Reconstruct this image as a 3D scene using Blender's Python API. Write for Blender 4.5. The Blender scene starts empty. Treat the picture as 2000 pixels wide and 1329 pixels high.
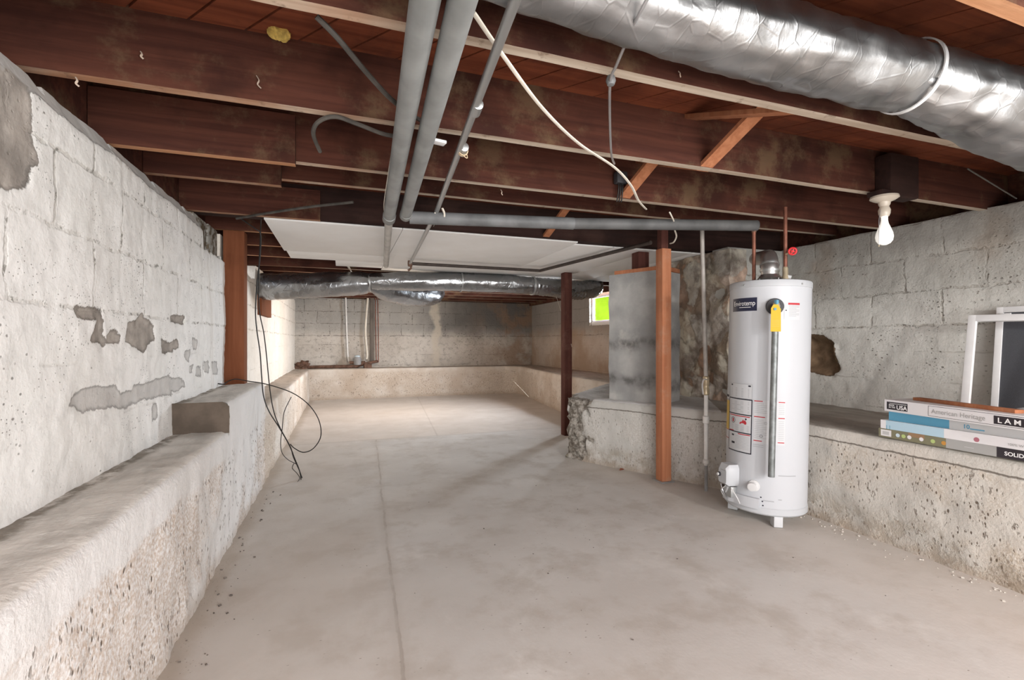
import bpy, bmesh, math, random
from mathutils import Vector, Matrix, noise as mn
random.seed(7)
S = bpy.context.scene
COL = S.collection
PI = math.pi

# ------------------------------------------------------------------ camera, world, lights, exposure
TH = math.radians(19.45); CT, ST = math.cos(TH), math.sin(TH)
F_PX, CX, CY, H = 940.0, 1000.0, 667.0, 1.2
cd = bpy.data.cameras.new('camera'); cam = bpy.data.objects.new('camera', cd); COL.objects.link(cam)
cam.location = (0, 0, H); cam.rotation_euler = (PI/2, 0, -TH)
cd.sensor_width = 36; cd.lens = 36*F_PX/2000; cd.shift_y = 0.00125; cd.clip_start = 0.02
S.camera = cam
S.view_settings.view_transform = 'Standard'; S.view_settings.look = 'None'
S.view_settings.gamma = 1; S.view_settings.use_curve_mapping = False
S.view_settings.exposure = 1.02

W = bpy.data.worlds.new('sky'); S.world = W; W.use_nodes = True
W.node_tree.nodes['Background'].inputs[0].default_value = (.86, .92, 1, 1)
W.node_tree.nodes['Background'].inputs[1].default_value = 1.0

def light(name, kind, loc, power, color=(1, 1, 1), rot=(0, 0, 0), **kw):
    l = bpy.data.lights.new(name, kind); l.energy = power; l.color = color
    for k, v in kw.items(): setattr(l, k, v)
    o = bpy.data.objects.new(name, l); COL.objects.link(o); o.location = loc; o.rotation_euler = rot
    return o
# unseen area fill added behind the camera to brighten the whole room
light('rear_fill_light', 'AREA', (1.3, -2.2, 1.15), 100, (1, .98, .96), (PI/2, 0, 0), shape='RECTANGLE', size=3.6, size_y=1.8)
# daylight of the small window at the far right
light('window_daylight', 'AREA', (5.15, 7.5, 1.95), 300, (.86, .92, 1), (0, math.radians(68), 0), shape='RECTANGLE', size=.6, size_y=1.05)
# bare bulb in view beside the heater; far and rear lights assumed, unseen
light('bulb_light', 'POINT', (3.0, 1.935, 1.83), 2.5, (1, .93, .84), shadow_soft_size=.04)
light('assumed_rear_light', 'POINT', (2.25, -1.5, 1.70), 95, (1, .96, .92), shadow_soft_size=.08)  # assumed from the heater's shadows, no bulb built behind the camera
light('assumed_far_light', 'POINT', (.9, 8.3, 1.75), 38, (1, .83, .66), shadow_soft_size=.04)  # assumed from the warm far end, no bulb there, lowered to brighten the ceiling
light('overhead_fill_light', 'POINT', (.75, .55, 2.12), 3, (1, .92, .82), shadow_soft_size=.05)  # weak unseen fill added overhead near the camera, no bulb there

# ------------------------------------------------------------------ photo rays -> points of the place
def ray(u, v):
    a, b = (u-CX)/F_PX, (v-CY)/F_PX
    return Vector((a*CT+ST, -a*ST+CT, -b))
CAMP = Vector((0, 0, H))
def onx(u, v, x): r = ray(u, v); return CAMP + r*(x/r.x)
def ony(u, v, y): r = ray(u, v); return CAMP + r*(y/r.y)
def onz(u, v, z): r = ray(u, v); return CAMP + r*((z-H)/r.z)
def ond(u, v, d): return CAMP + ray(u, v)*d

# ------------------------------------------------------------------ node helpers
class NT:
    def __init__(s, name):
        s.m = bpy.data.materials.new(name); s.m.use_nodes = True
        s.t = s.m.node_tree; s.b = s.t.nodes['Principled BSDF']
        s._oc = None
    def n(s, typ, **kw):
        x = s.t.nodes.new('ShaderNode'+typ)
        for k, v in kw.items(): setattr(x, k, v)
        return x
    def put(s, sock, v):
        if v is None: return
        if hasattr(v, 'links'): s.t.links.new(v, sock)
        elif isinstance(v, (tuple, list)):
            sock.default_value = tuple(v) + ((1,) if len(v) == 3 and len(sock.default_value) == 4 else ())
        else: sock.default_value = v
    @property
    def oc(s):
        if s._oc is None: s._oc = s.n('TexCoord').outputs['Object']
        return s._oc
    def mapv(s, scale=(1, 1, 1), rot=(0, 0, 0), loc=(0, 0, 0), vec=None):
        x = s.n('Mapping'); s.put(x.inputs[0], vec or s.oc)
        x.inputs['Scale'].default_value = scale; x.inputs['Rotation'].default_value = rot; x.inputs['Location'].default_value = loc
        return x.outputs[0]
    def noise(s, scale, detail=4, rough=.55, vec=None, dist=0):
        x = s.n('TexNoise'); s.put(x.inputs['Vector'], vec or s.oc)
        x.inputs['Scale'].default_value = scale; x.inputs['Detail'].default_value = detail
        x.inputs['Roughness'].default_value = rough; x.inputs['Distortion'].default_value = dist
        return x.outputs['Fac']
    def voro(s, scale, vec=None, out='Distance', feature='F1', rand=1):
        x = s.n('TexVoronoi', feature=feature); s.put(x.inputs['Vector'], vec or s.oc)
        x.inputs['Scale'].default_value = scale; x.inputs['Randomness'].default_value = rand
        return x.outputs[out]
    def math(s, op, a, b=None, c=None, clamp=False):
        x = s.n('Math', operation=op, use_clamp=clamp); s.put(x.inputs[0], a); s.put(x.inputs[1], b)
        if c is not None: s.put(x.inputs[2], c)
        return x.outputs[0]
    def rng(s, v, lo, hi, a=0, b=1):
        x = s.n('MapRange', interpolation_type='SMOOTHSTEP'); s.put(x.inputs[0], v)
        for i, k in enumerate((lo, hi, a, b)): x.inputs[i+1].default_value = k
        return x.outputs[0]
    def mix(s, f, a, b, mode='MIX'):
        x = s.n('Mix', data_type='RGBA', blend_type=mode)
        s.put(x.inputs[0], f); s.put(x.inputs[6], a); s.put(x.inputs[7], b)
        return x.outputs[2]
    def sep(s, vec=None):
        x = s.n('SeparateXYZ'); s.put(x.inputs[0], vec or s.oc); return x.outputs
    def comb(s, a=0, b=0, c=0):
        x = s.n('CombineXYZ'); s.put(x.inputs[0], a); s.put(x.inputs[1], b); s.put(x.inputs[2], c); return x.outputs[0]
    def attr(s, name):
        x = s.n('Attribute', attribute_name=name); return x.outputs['Fac']
    def bump(s, h, strength=.5, dist=.01, normal=None):
        x = s.n('Bump'); s.put(x.inputs['Height'], h); x.inputs['Strength'].default_value = strength
        x.inputs['Distance'].default_value = dist
        if normal is not None: s.put(x.inputs['Normal'], normal)
        return x.outputs[0]
    def done(s, color, rough=.85, metal=0, normal=None, spec=.3, **kw):
        s.put(s.b.inputs['Base Color'], color); s.put(s.b.inputs['Roughness'], rough); s.put(s.b.inputs['Metallic'], metal)
        s.b.inputs['Specular IOR Level'].default_value = spec
        if normal is not None: s.put(s.b.inputs['Normal'], normal)
        for k, v in kw.items(): s.put(s.b.inputs[k], v)
        return s.m

def flat(name, col, rough=.6, metal=0, var=.12, scale=14, bump=0, spec=.3):
    s = NT(name)
    c = s.mix(s.rng(s.noise(scale, 4), .3, .7), tuple(x*(1-var) for x in col), tuple(min(1, x*(1+var)) for x in col))
    return s.done(c, rough, metal, s.bump(s.noise(scale*6, 3), bump, .003) if bump else None, spec)

def brick_lines(s, a, z, w=.5, h=.26, z0=1.32, mort=.011):
    """mortar mask of a block wall whose courses start at height z0"""
    wob = s.noise(5, 3); wob2 = s.noise(31, 2)
    j = s.math('ADD', s.math('MULTIPLY', s.math('SUBTRACT', wob, .5), .05), s.math('MULTIPLY', s.math('SUBTRACT', wob2, .5), .02))
    x = s.n('TexBrick', offset=.5)
    s.put(x.inputs['Vector'], s.comb(s.math('ADD', a, j), s.math('ADD', s.math('SUBTRACT', z, z0-h*20), j), 0))
    x.inputs['Scale'].default_value = 1; x.inputs['Mortar Size'].default_value = mort; x.inputs['Mortar Smooth'].default_value = .6
    x.inputs['Brick Width'].default_value = w; x.inputs['Row Height'].default_value = h; x.inputs['Bias'].default_value = 0
    x.inputs['Color1'].default_value = (.25, .25, .25, 1); x.inputs['Color2'].default_value = (.75, .75, .75, 1)
    return s.math('MULTIPLY', x.outputs['Fac'], s.rng(z, z0-.03, z0)), x.outputs['Color']

def wall_mat(name, axis, base, base2, bare, joint, upper=None, pits=.5, tint=None, joint_amt=.6, bumpk=.6, form=.35, psc=26, dark=.35):
    s = NT(name); X = s.sep(); a, z = X[axis], X[2]
    lo = s.rng(s.noise(1.6, 5), .32, .68)
    c = s.mix(lo, base, base2)
    c = s.mix(s.math('MULTIPLY', s.rng(s.noise(11, 6, .65), .48, .7), dark), c, tuple(k*.72 for k in base))
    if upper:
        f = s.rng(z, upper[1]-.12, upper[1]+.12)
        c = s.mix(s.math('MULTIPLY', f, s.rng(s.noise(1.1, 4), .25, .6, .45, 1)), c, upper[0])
    mort, cell = brick_lines(s, a, z)
    patchy = s.rng(s.noise(7, 4, .7), .38, .62)
    c = s.mix(s.math('MULTIPLY', s.math('MULTIPLY', mort, patchy), joint_amt), c, joint)
    ck = s.math('MULTIPLY', s.math('MULTIPLY', mort, s.rng(s.noise(21, 4, .7), .54, .62)), .75)
    c = s.mix(ck, c, tuple(k*.4 for k in joint))
    # poured lower part: board lines
    t = s.math('PINGPONG', s.math('ADD', z, s.math('MULTIPLY', s.noise(3, 3), .05)), .115)
    fl = s.math('MULTIPLY', s.rng(t, .0, .009, 1, 0), s.rng(z, 1.24, 1.3, 1, 0))
    fl = s.math('MULTIPLY', fl, s.rng(s.noise(4, 4, .7), .46, .62))
    c = s.mix(s.math('MULTIPLY', fl, form), c, joint)
    # pits
    v = s.mapv(vec=s.oc, scale=(1, 1, 1.5))
    pv = s.voro(psc, vec=v); pm = s.rng(s.noise(2.3, 4, .7), .5, .62)
    pit = s.math('MULTIPLY', s.rng(pv, .10, .20, 1, 0), pm)
    pit2 = s.math('MULTIPLY', s.rng(s.voro(psc*2.1, vec=v), .12, .2, 1, 0), s.rng(s.noise(4.1, 4), .5, .6))
    pit = s.math('MAXIMUM', pit, pit2)
    c = s.mix(s.math('MULTIPLY', pit, pits), c, tuple(k*.3 for k in bare))
    if tint: c = tint(s, c, X)
    # bare patches (their outline is stored in the mesh)
    b = s.math('ADD', s.attr('bare'), s.math('MULTIPLY', s.math('SUBTRACT', s.noise(16, 5, .65), .5), .05))
    bm = s.rng(b, -.002, .004); tone = s.attr('tone')
    bc = s.mix(s.rng(s.noise(9, 5, .6), .3, .7), tuple(k*.75 for k in bare), tuple(min(1, k*1.3) for k in bare))
    bc = s.mix(tone, bc, tuple(k*.8 for k in base2))
    rim = s.rng(b, .002, .016, .62, 1)
    bc = s.mix(1, bc, s.comb(rim, rim, rim), 'MULTIPLY')
    c = s.mix(bm, c, bc)
    h = s.math('ADD', s.noise(9, 8, .62), s.math('MULTIPLY', s.noise(60, 4), .25))
    h = s.math('SUBTRACT', h, s.math('MULTIPLY', s.math('MULTIPLY', mort, patchy), .45))
    h = s.math('SUBTRACT', h, s.math('MULTIPLY', pit, .6)); h = s.math('SUBTRACT', h, s.math('MULTIPLY', fl, .3))
    h = s.math('SUBTRACT', h, s.math('MULTIPLY', bm, .35))
    return s.done(c, .92, 0, s.bump(h, bumpk, .02), .15)

M = {}
M['wall_white'] = wall_mat('whitewashed_block', 1, (.76, .755, .73), (.82, .815, .80), (.33, .30, .27), (.44, .42, .37), pits=.7, joint_amt=.4, bumpk=.38, form=.25)
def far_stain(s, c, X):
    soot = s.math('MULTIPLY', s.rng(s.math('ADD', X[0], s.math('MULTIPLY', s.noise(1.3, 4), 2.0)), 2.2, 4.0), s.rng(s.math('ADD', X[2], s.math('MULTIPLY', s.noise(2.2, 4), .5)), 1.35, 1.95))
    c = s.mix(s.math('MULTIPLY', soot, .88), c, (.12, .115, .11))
    rust = s.math('MULTIPLY', s.rng(X[0], 2.6, 4.0), s.rng(s.noise(1.9, 5, .65), .40, .6))
    c = s.mix(s.math('MULTIPLY', rust, .65), c, (.30, .19, .12))
    st = s.rng(s.math('ABSOLUTE', s.math('ADD', s.math('SUBTRACT', X[0], 2.05), s.math('MULTIPLY', s.math('SUBTRACT', s.noise(2.5, 3), .5), .5))), .05, .16, 1, 0)
    return s.mix(s.math('MULTIPLY', st, .7), c, (.60, .54, .45))
M['wall_far'] = wall_mat('far_block', 0, (.46, .42, .375), (.60, .56, .51), (.30, .24, .18), (.22, .20, .18), ((.33, .32, .30), 1.38), pits=1, tint=far_stain, psc=14, joint_amt=.8, dark=.75, form=.6, bumpk=.9)
def right_tones(s, c, X):
    up = s.math('MULTIPLY', s.rng(s.math('ADD', X[2], s.math('MULTIPLY', s.noise(2, 4), .25)), 1.45, 1.85), .72)  # wall set darker towards the top
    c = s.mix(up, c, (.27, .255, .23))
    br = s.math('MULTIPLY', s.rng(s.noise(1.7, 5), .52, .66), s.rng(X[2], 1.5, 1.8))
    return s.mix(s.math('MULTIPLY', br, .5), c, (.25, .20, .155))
M['wall_right'] = wall_mat('right_block', 1, (.60, .59, .55), (.68, .67, .63), (.20, .135, .085), (.34, .31, .26), pits=.6, tint=right_tones, joint_amt=.6, psc=20)
M['wall_corner'] = wall_mat('corner_block', 0, (.36, .35, .32), (.42, .41, .38), (.2, .15, .1), (.2, .18, .15), pits=.5)
def sooty(s, c, X):
    k = s.rng(s.math('ADD', X[2], s.math('MULTIPLY', s.noise(2, 4), .3)), 1.3, 1.75)
    c = s.mix(s.math('MULTIPLY', k, .7), c, (.20, .20, .20))
    r = s.math('MULTIPLY', s.rng(s.noise(1.4, 5), .35, .6), s.rng(X[2], 1.35, 1.55, 1, 0))
    return s.mix(s.math('MULTIPLY', r, .7), c, (.36, .25, .17))
M['wall_brown'] = wall_mat('brown_concrete', 1, (.50, .43, .37), (.56, .49, .43), (.25, .18, .13), (.2, .16, .13), pits=.6, tint=sooty)
M['wall_pale'] = wall_mat('pale_concrete', 1, (.72, .66, .58), (.78, .73, .66), (.4, .33, .26), (.45, .38, .3), pits=.3)

def ledge_mat(name, face, face2, top, agg, pits=.8, warm=None, dirt=None, crack=False):
    s = NT(name); X = s.sep(); z = X[2]
    geo = s.n('NewGeometry'); nz = s.sep(geo.outputs['Normal'])[2]
    c = s.mix(s.rng(s.noise(1.8, 5), .35, .65), face, face2)
    g = s.rng(s.noise(1.4, 4, .6), .44, .56)
    v = s.mapv(scale=(1, 1, .5))
    grains = s.mix(s.rng(s.noise(85, 3), .3, .7), agg, tuple(min(1, k*1.05) for k in face2))
    rz = s.rng(s.math('ADD', z, s.math('MULTIPLY', s.math('SUBTRACT', s.noise(3, 4), .5), .12)), .52, .56, 1, 0)
    c = s.mix(s.math('MULTIPLY', s.math('MULTIPLY', g, rz), .75), c, grains)
    if warm: c = s.mix(s.math('MULTIPLY', s.rng(X[1], warm[1]-.5, warm[1]+.5), s.rng(s.noise(1.2, 4), .2, .6, .5, 1)), c, warm[0])
    d1 = s.rng(s.voro(42, vec=v), .1, .22, 1, 0); d2 = s.rng(s.voro(17, vec=v), .05, .12, 1, 0)
    pm = s.rng(s.noise(3.5, 4, .65), .40, .52)
    d3 = s.math('MULTIPLY', s.rng(s.noise(38, 3, .6, vec=v), .60, .66), pm)
    pit = s.math('MULTIPLY', s.math('MAXIMUM', s.math('MAXIMUM', s.math('MULTIPLY', d1, pm), d2), s.math('MULTIPLY', d3, .7)), rz)
    c = s.mix(s.math('MULTIPLY', pit, pits), c, (.13, .10, .075))
    if crack:
        cz = s.math('ADD', s.math('MULTIPLY', s.math('SUBTRACT', s.noise(3, 4), .5), .03), s.math('MULTIPLY', s.math('SUBTRACT', s.noise(40, 3), .5), .012))
        ck = s.rng(s.math('ABSOLUTE', s.math('SUBTRACT', s.math('ADD', z, cz), .548)), .002, .0065, 1, 0)
        c = s.mix(s.math('MULTIPLY', ck, .85), c, (.13, .11, .09)); pit = s.math('MAXIMUM', pit, ck)
        rl = s.math('MULTIPLY', s.rng(s.math('ADD', z, s.math('MULTIPLY', s.noise(4, 4), .25)), .22, .36, 1, 0), s.rng(s.noise(9, 5, .7), .4, .6))
        c = s.mix(s.math('MULTIPLY', rl, .6), c, (.33, .28, .22)); pit = s.math('MAXIMUM', pit, s.math('MULTIPLY', rl, .7))
    low = s.math('MULTIPLY', s.rng(s.math('ADD', z, s.math('MULTIPLY', s.noise(5, 3), .06)), .04, .12, 1, 0), .4)
    c = s.mix(low, c, (.36, .28, .21))
    tp = s.rng(nz, .6, .85)
    tc = s.mix(s.rng(s.noise(9, 5, .65, vec=s.mapv(scale=(1, .3, 1))), .4, .65), top, tuple(k*.78 for k in top))
    if dirt is not None:
        dm = s.math('MULTIPLY', s.rng(s.math('ADD', X[0], s.math('MULTIPLY', s.math('SUBTRACT', s.noise(5, 4), .5), .07)), dirt-.012, dirt+.02, 1, 0), s.rng(s.noise(11, 5, .7), .36, .56))
        tc = s.mix(s.math('MULTIPLY', dm, .8), tc, (.20, .175, .14))
    c = s.mix(tp, c, tc)
    b = s.math('ADD', s.attr('bare'), s.math('MULTIPLY', s.math('SUBTRACT', s.noise(14, 5, .65), .5), .09))
    bm = s.rng(b, -.004, .01)
    c = s.mix(bm, c, s.mix(s.rng(s.noise(24, 5, .65), .34, .66), (.13, .11, .09), (.44, .41, .365)))
    h = s.math('ADD', s.noise(14, 8, .65), s.math('MULTIPLY', s.noise(70, 4), .35))
    h = s.math('SUBTRACT', h, s.math('MULTIPLY', pit, .7))
    return s.done(c, .93, 0, s.bump(h, .5, .016), .12)
M['ledge_white'] = ledge_mat('whitewashed_footing', (.69, .68, .665), (.74, .73, .72), (.72, .695, .65), (.47, .355, .265), 1.0, warm=((.74, .63, .54), 4.7), dirt=-.845)
M['ledge_grey'] = ledge_mat('grey_footing', (.53, .51, .47), (.60, .56, .505), (.38, .35, .31), (.42, .345, .26), .95, crack=True)  # top set darker, shade beside the wall put into its colour
M['ledge_pier'] = ledge_mat('pale_footing', (.50, .49, .46), (.60, .585, .555), (.66, .66, .66), (.48, .45, .41), .55, crack=True)  # top set whitish, window light and pale dust put into its colour
M['ledge_warm'] = ledge_mat('warm_footing', (.50, .42, .345), (.66, .61, .55), (.50, .44, .38), (.42, .32, .23), .8)

def floor_mat():
    s = NT('concrete_floor'); X = s.sep(); x, y = X[0], X[1]
    c = s.mix(s.rng(s.noise(.9, 5, .6), .35, .65), (.53, .51, .485), (.60, .59, .57))
    c = s.mix(s.math('MULTIPLY', s.rng(s.noise(3.2, 6, .65), .46, .66), .6), c, (.43, .395, .355))
    c = s.mix(s.math('MULTIPLY', s.rng(s.noise(2.1, 6, .65, dist=.6), .52, .72), .6), c, (.68, .67, .645))
    warm = s.math('MAXIMUM', s.rng(y, 6.0, 6.15), s.math('MULTIPLY', s.rng(s.math('ADD', x, s.math('MULTIPLY', s.noise(1.2, 3), .9)), 2.3, 3.2), .8))
    warm = s.math('MAXIMUM', warm, s.rng(s.math('SUBTRACT', x, s.math('MULTIPLY', s.noise(1.5, 3), .7)), -.6, .2, .75, 0))
    c = s.mix(s.math('MULTIPLY', warm, .6), c, s.mix(s.rng(s.noise(2.5, 5), .35, .65), (.57, .51, .45), (.64, .58, .52)))
    w = s.math('MULTIPLY', s.math('SUBTRACT', s.noise(2.0, 4), .5), .05)
    w2 = s.math('MULTIPLY', s.math('SUBTRACT', s.noise(25, 3), .5), .014)
    # slab joints
    l1 = s.math('ABSOLUTE', s.math('SUBTRACT', s.math('ADD', s.math('ADD', x, w), w2), s.math('ADD', .13, s.math('MULTIPLY', y, .042))))
    l1 = s.math('MULTIPLY', s.rng(l1, .003, .011, 1, 0), s.rng(y, 6.05, 6.12, 1, 0))
    band = s.math('MULTIPLY', s.rng(s.math('ABSOLUTE', s.math('SUBTRACT', s.math('ADD', x, w), s.math('ADD', .13, s.math('MULTIPLY', y, .042)))), .0, .05, 1, 0), s.rng(y, 6.05, 6.12, 1, 0))
    l2 = s.rng(s.math('ABSOLUTE', s.math('SUBTRACT', s.math('ADD', y, s.math('ADD', w, w2)), 6.08)), .008, .025, 1, 0)
    l3 = s.math('ABSOLUTE', s.math('SUBTRACT', s.math('ADD', x, w2), s.math('ADD', 1.14, s.math('MULTIPLY', s.math('SUBTRACT', y, 6.1), .09))))
    l3 = s.math('MULTIPLY', s.rng(l3, .004, .016, 1, 0), s.rng(y, 6.0, 6.1))
    ln = s.math('MAXIMUM', s.math('MAXIMUM', s.math('MULTIPLY', l1, s.rng(s.noise(3, 3), .38, .55, .15, 1)), s.math('MULTIPLY', l2, .7)), s.math('MULTIPLY', l3, .6))
    c = s.mix(s.math('MULTIPLY', band, .3), c, (.44, .40, .36))
    c = s.mix(s.math('MULTIPLY', ln, .38), c, (.30, .26, .22))
    # specks and grime along the walls
    sp = s.math('MULTIPLY', s.rng(s.voro(15, vec=s.mapv(scale=(1, 1.9, 1))), .05, .09, 1, 0), s.rng(s.noise(1.7, 3), .42, .58))
    sp2 = s.math('MULTIPLY', s.rng(s.voro(60), .1, .18, 1, 0), s.rng(s.math('ADD', x, s.math('MULTIPLY', s.noise(4, 4), .3)), -.45, -.3, 1, 0))
    c = s.mix(s.math('MULTIPLY', s.math('MAXIMUM', sp, sp2), .7), c, (.17, .14, .11))
    edge = s.rng(s.math('ADD', x, s.math('MULTIPLY', s.noise(6, 4), .12)), -.53, -.44, .45, 0)
    c = s.mix(edge, c, (.36, .29, .22))
    h = s.math('ADD', s.noise(5, 7, .6), s.math('MULTIPLY', s.noise(70, 3), .12)); h = s.math('SUBTRACT', h, s.math('MULTIPLY', ln, .4))
    return s.done(c, s.rng(s.noise(2, 4), .3, .7, .62, .85), 0, s.bump(h, .25, .012), .25)
M['floor'] = floor_mat()

def stone_mat():
    s = NT('rubble_stone'); v = s.mapv(scale=(1, .95, .8), vec=s.oc)
    nn = s.n('TexNoise'); s.put(nn.inputs['Vector'], s.oc); nn.inputs['Scale'].default_value = 4; nn.inputs['Detail'].default_value = 4
    vv = s.n('VectorMath', operation='MULTIPLY_ADD'); s.put(vv.inputs[0], nn.outputs['Color']); vv.inputs[1].default_value = (.22, .22, .22); s.put(vv.inputs[2], v)
    x = s.n('TexVoronoi'); s.put(x.inputs['Vector'], vv.outputs[0]); x.inputs['Scale'].default_value = 4.3
    e = s.voro(4.3, vec=vv.outputs[0], feature='DISTANCE_TO_EDGE')
    r = s.n('ValToRGB'); s.put(r.inputs[0], s.sep(x.outputs['Color'])[0]); el = r.color_ramp.elements
    el[0].position = 0; el[0].color = (.16, .12, .10, 1); el[1].position = 1; el[1].color = (.58, .55, .50, 1)
    for p, cc in ((.2, (.42, .33, .24, 1)), (.4, (.50, .47, .42, 1)), (.55, (.25, .18, .14, 1)), (.75, (.46, .27, .17, 1))):
        k = el.new(p); k.color = cc
    c = s.mix(s.rng(s.noise(5, 6, .65), .40, .64, 0, .8), r.outputs[0], (.17, .13, .105))
    c = s.mix(s.rng(s.noise(3.1, 6, .65), .5, .62, 0, .75), c, (.62, .58, .48))
    c = s.mix(s.math('MULTIPLY', s.rng(e, .0, .09, 1, 0), s.rng(s.noise(6, 4), .35, .65, .1, .7)), c, (.15, .125, .10))
    h = s.math('ADD', s.rng(e, 0, .3, 0, .5), s.noise(12, 7, .65))
    return s.done(c, .9, 0, s.bump(h, .7, .03), .15)
M['stone'] = stone_mat()

def chimney_mat():
    s = NT('parged_block'); X = s.sep()
    c = s.mix(s.rng(s.noise(2.2, 5), .35, .65), (.30, .30, .295), (.46, .455, .44))
    t = s.math('PINGPONG', s.math('ADD', X[2], s.math('MULTIPLY', s.noise(2.4, 4), .32)), .17)
    sm = s.math('MULTIPLY', s.rng(t, .0, .09, 1, 0), s.rng(s.math('ADD', X[2], s.math('MULTIPLY', s.noise(3, 3), .2)), .75, .95, 1, 0))
    c = s.mix(s.math('MULTIPLY', sm, s.rng(s.noise(6, 5, .6), .38, .65, .25, .85)), c, (.10, .095, .09))
    c = s.mix(s.rng(s.noise(3.4, 6, .65), .52, .7, 0, .45), c, (.60, .58, .54))
    return s.done(c, .93, 0, s.bump(s.noise(10, 7, .6), .5, .015), .12)
M['chimney'] = chimney_mat()

def wood_mat(name, dark, light_, along=0, worn=None, worn_amt=.5, blotch=.5, rough=.85, bump=.4):
    s = NT(name); sc = [22, 22, 22]; sc[along] = 1.1
    g = s.noise(1, 6, .6, vec=s.mapv(scale=tuple(sc)), dist=.6)
    c = s.mix(s.rng(g, .3, .7), dark, light_)
    c = s.mix(s.math('MULTIPLY', s.rng(s.noise(2.3, 5, .6), .46, .66), blotch), c, tuple(k*.45 for k in dark))
    if worn: c = s.mix(s.math('MULTIPLY', s.rng(s.noise(3.1, 7, .7), .5, .66), worn_amt), c, worn)
    kn = s.rng(s.voro(1.6), .02, .07, 1, 0)
    c = s.mix(s.math('MULTIPLY', kn, .5), c, tuple(k*.3 for k in dark))
    return s.done(c, rough, 0, s.bump(g, bump, .006), .2)
M['joist'] = wood_mat('stained_joist', (.052, .017, .0115), (.098, .034, .021), 0, (.15, .10, .055), .55, .65)
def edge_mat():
    s = NT('pale_joist_edge'); X = s.sep()  # underside strip set paler than the joist faces
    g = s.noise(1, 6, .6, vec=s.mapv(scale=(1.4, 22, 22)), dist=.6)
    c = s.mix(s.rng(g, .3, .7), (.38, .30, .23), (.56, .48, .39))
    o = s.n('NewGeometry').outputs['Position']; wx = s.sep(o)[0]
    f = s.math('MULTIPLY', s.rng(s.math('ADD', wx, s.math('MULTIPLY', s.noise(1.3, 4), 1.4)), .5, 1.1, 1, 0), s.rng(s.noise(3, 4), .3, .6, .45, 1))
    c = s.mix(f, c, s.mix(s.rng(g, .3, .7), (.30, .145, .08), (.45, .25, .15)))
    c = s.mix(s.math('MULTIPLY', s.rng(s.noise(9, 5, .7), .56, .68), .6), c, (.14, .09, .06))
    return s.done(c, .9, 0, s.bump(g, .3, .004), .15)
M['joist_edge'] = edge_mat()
M['joist_edge_raw'] = wood_mat('raw_joist_edge', (.42, .20, .10), (.54, .29, .16), 0, (.22, .1, .06), .3, .2)
M['subfloor'] = wood_mat('subfloor_plank', (.13, .034, .016), (.22, .062, .028), 0, (.07, .025, .016), .5)
M['raw_wood'] = wood_mat('raw_orange_wood', (.34, .13, .062), (.47, .20, .10), 2, (.20, .085, .05), .35, .35)
M['post_brown'] = wood_mat('brown_post_wood', (.155, .050, .021), (.205, .072, .033), 2, None, 0, .25)
M['post_orange'] = wood_mat('orange_post_wood', (.40, .15, .075), (.50, .21, .11), 2, (.50, .36, .26), .35, .2)
M['post_dark'] = wood_mat('dark_red_post_wood', (.085, .030, .023), (.12, .045, .034), 2, (.24, .15, .12), .25, .3)
M['girder'] = wood_mat('dark_girder_wood', (.024, .012, .010), (.042, .020, .016), 0, (.07, .04, .03), .3)
M['grey_board'] = wood_mat('grey_weathered_board', (.11, .095, .085), (.17, .145, .125), 2)

def foil_mat(name, col=(.34, .342, .345), rough=.33, s1=(14, 8, 8), k=.22):
    s = NT(name)
    a = s.noise(1, 5, .6, vec=s.mapv(scale=s1), dist=.5); b = s.noise(7, 3, .5)
    cr = s.voro(9, vec=s.mapv(scale=(1.5, 1, 1)), feature='DISTANCE_TO_EDGE')
    h = s.math('ADD', s.math('ADD', s.math('MULTIPLY', a, .5), b), s.rng(cr, 0, .05, .10, 0))
    c = s.mix(s.rng(s.noise(2.5, 3), .35, .65), tuple(x*.82 for x in col), col)
    return s.done(c, s.rng(s.noise(5, 4), .3, .7, rough*.8, rough*1.5), .94, s.bump(h, k, .02), .5)
M['foil'] = foil_mat('duct_foil')
M['foil_far'] = foil_mat('duct_foil_far', (.36, .37, .38), .22, (12, 10, 10), .3)
M['galv'] = NT('galvanised_steel').done((.46, .47, .47), .42, .85)
M['galv_dull'] = flat('dull_galvanised', (.20, .215, .215), .5, .55, .25, 20)
M['vent_metal'] = NT('flue_metal').done((.46, .45, .44), .34, .9)
M['pvc_grey'] = flat('grey_drain_pipe', (.25, .26, .257), .5, 0, .2, 5)
M['pvc_dark'] = flat('dusty_dark_pipe', (.10, .10, .10), .6, 0, .3, 4)
M['pvc_cross'] = flat('dusty_grey_pipe', (.135, .138, .14), .55, 0, .3, 5)
M['pipe_pale'] = flat('pale_pipe', (.50, .48, .45), .55, 0, .15, 8)
M['pipe_tan'] = flat('dull_pipe', (.40, .37, .34), .55, .2, .2, 9)
M['rust'] = flat('rusty_iron', (.15, .085, .06), .75, .2, .35, 18, .4)
M['iron_dark'] = flat('dark_iron', (.055, .042, .036), .6, .2, .25, 14)
M['copper'] = flat('old_copper', (.22, .09, .06), .5, .4, .3, 12)
M['white_paint'] = flat('white_pipe_paint', (.76, .75, .73), .5, 0, .06)
M['brass'] = flat('old_brass', (.62, .52, .36), .4, .6, .15)
M['white_plastic'] = flat('white_plastic', (.62, .62, .62), .45, 0, .03)
M['enamel'] = NT('white_enamel').done((.49, .505, .53), .42, 0, None, .3)
M['enamel_trim'] = NT('white_enamel_trim').done((.46, .475, .495), .42, 0, None, .3)
M['dark_plastic'] = flat('dark_plastic', (.05, .05, .055), .5, 0, .1)
M['grey_plastic'] = flat('grey_plastic', (.30, .30, .30), .5, 0, .1)
M['black_cable'] = NT('black_cable_sheath').done((.018, .016, .015), .55)
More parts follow.
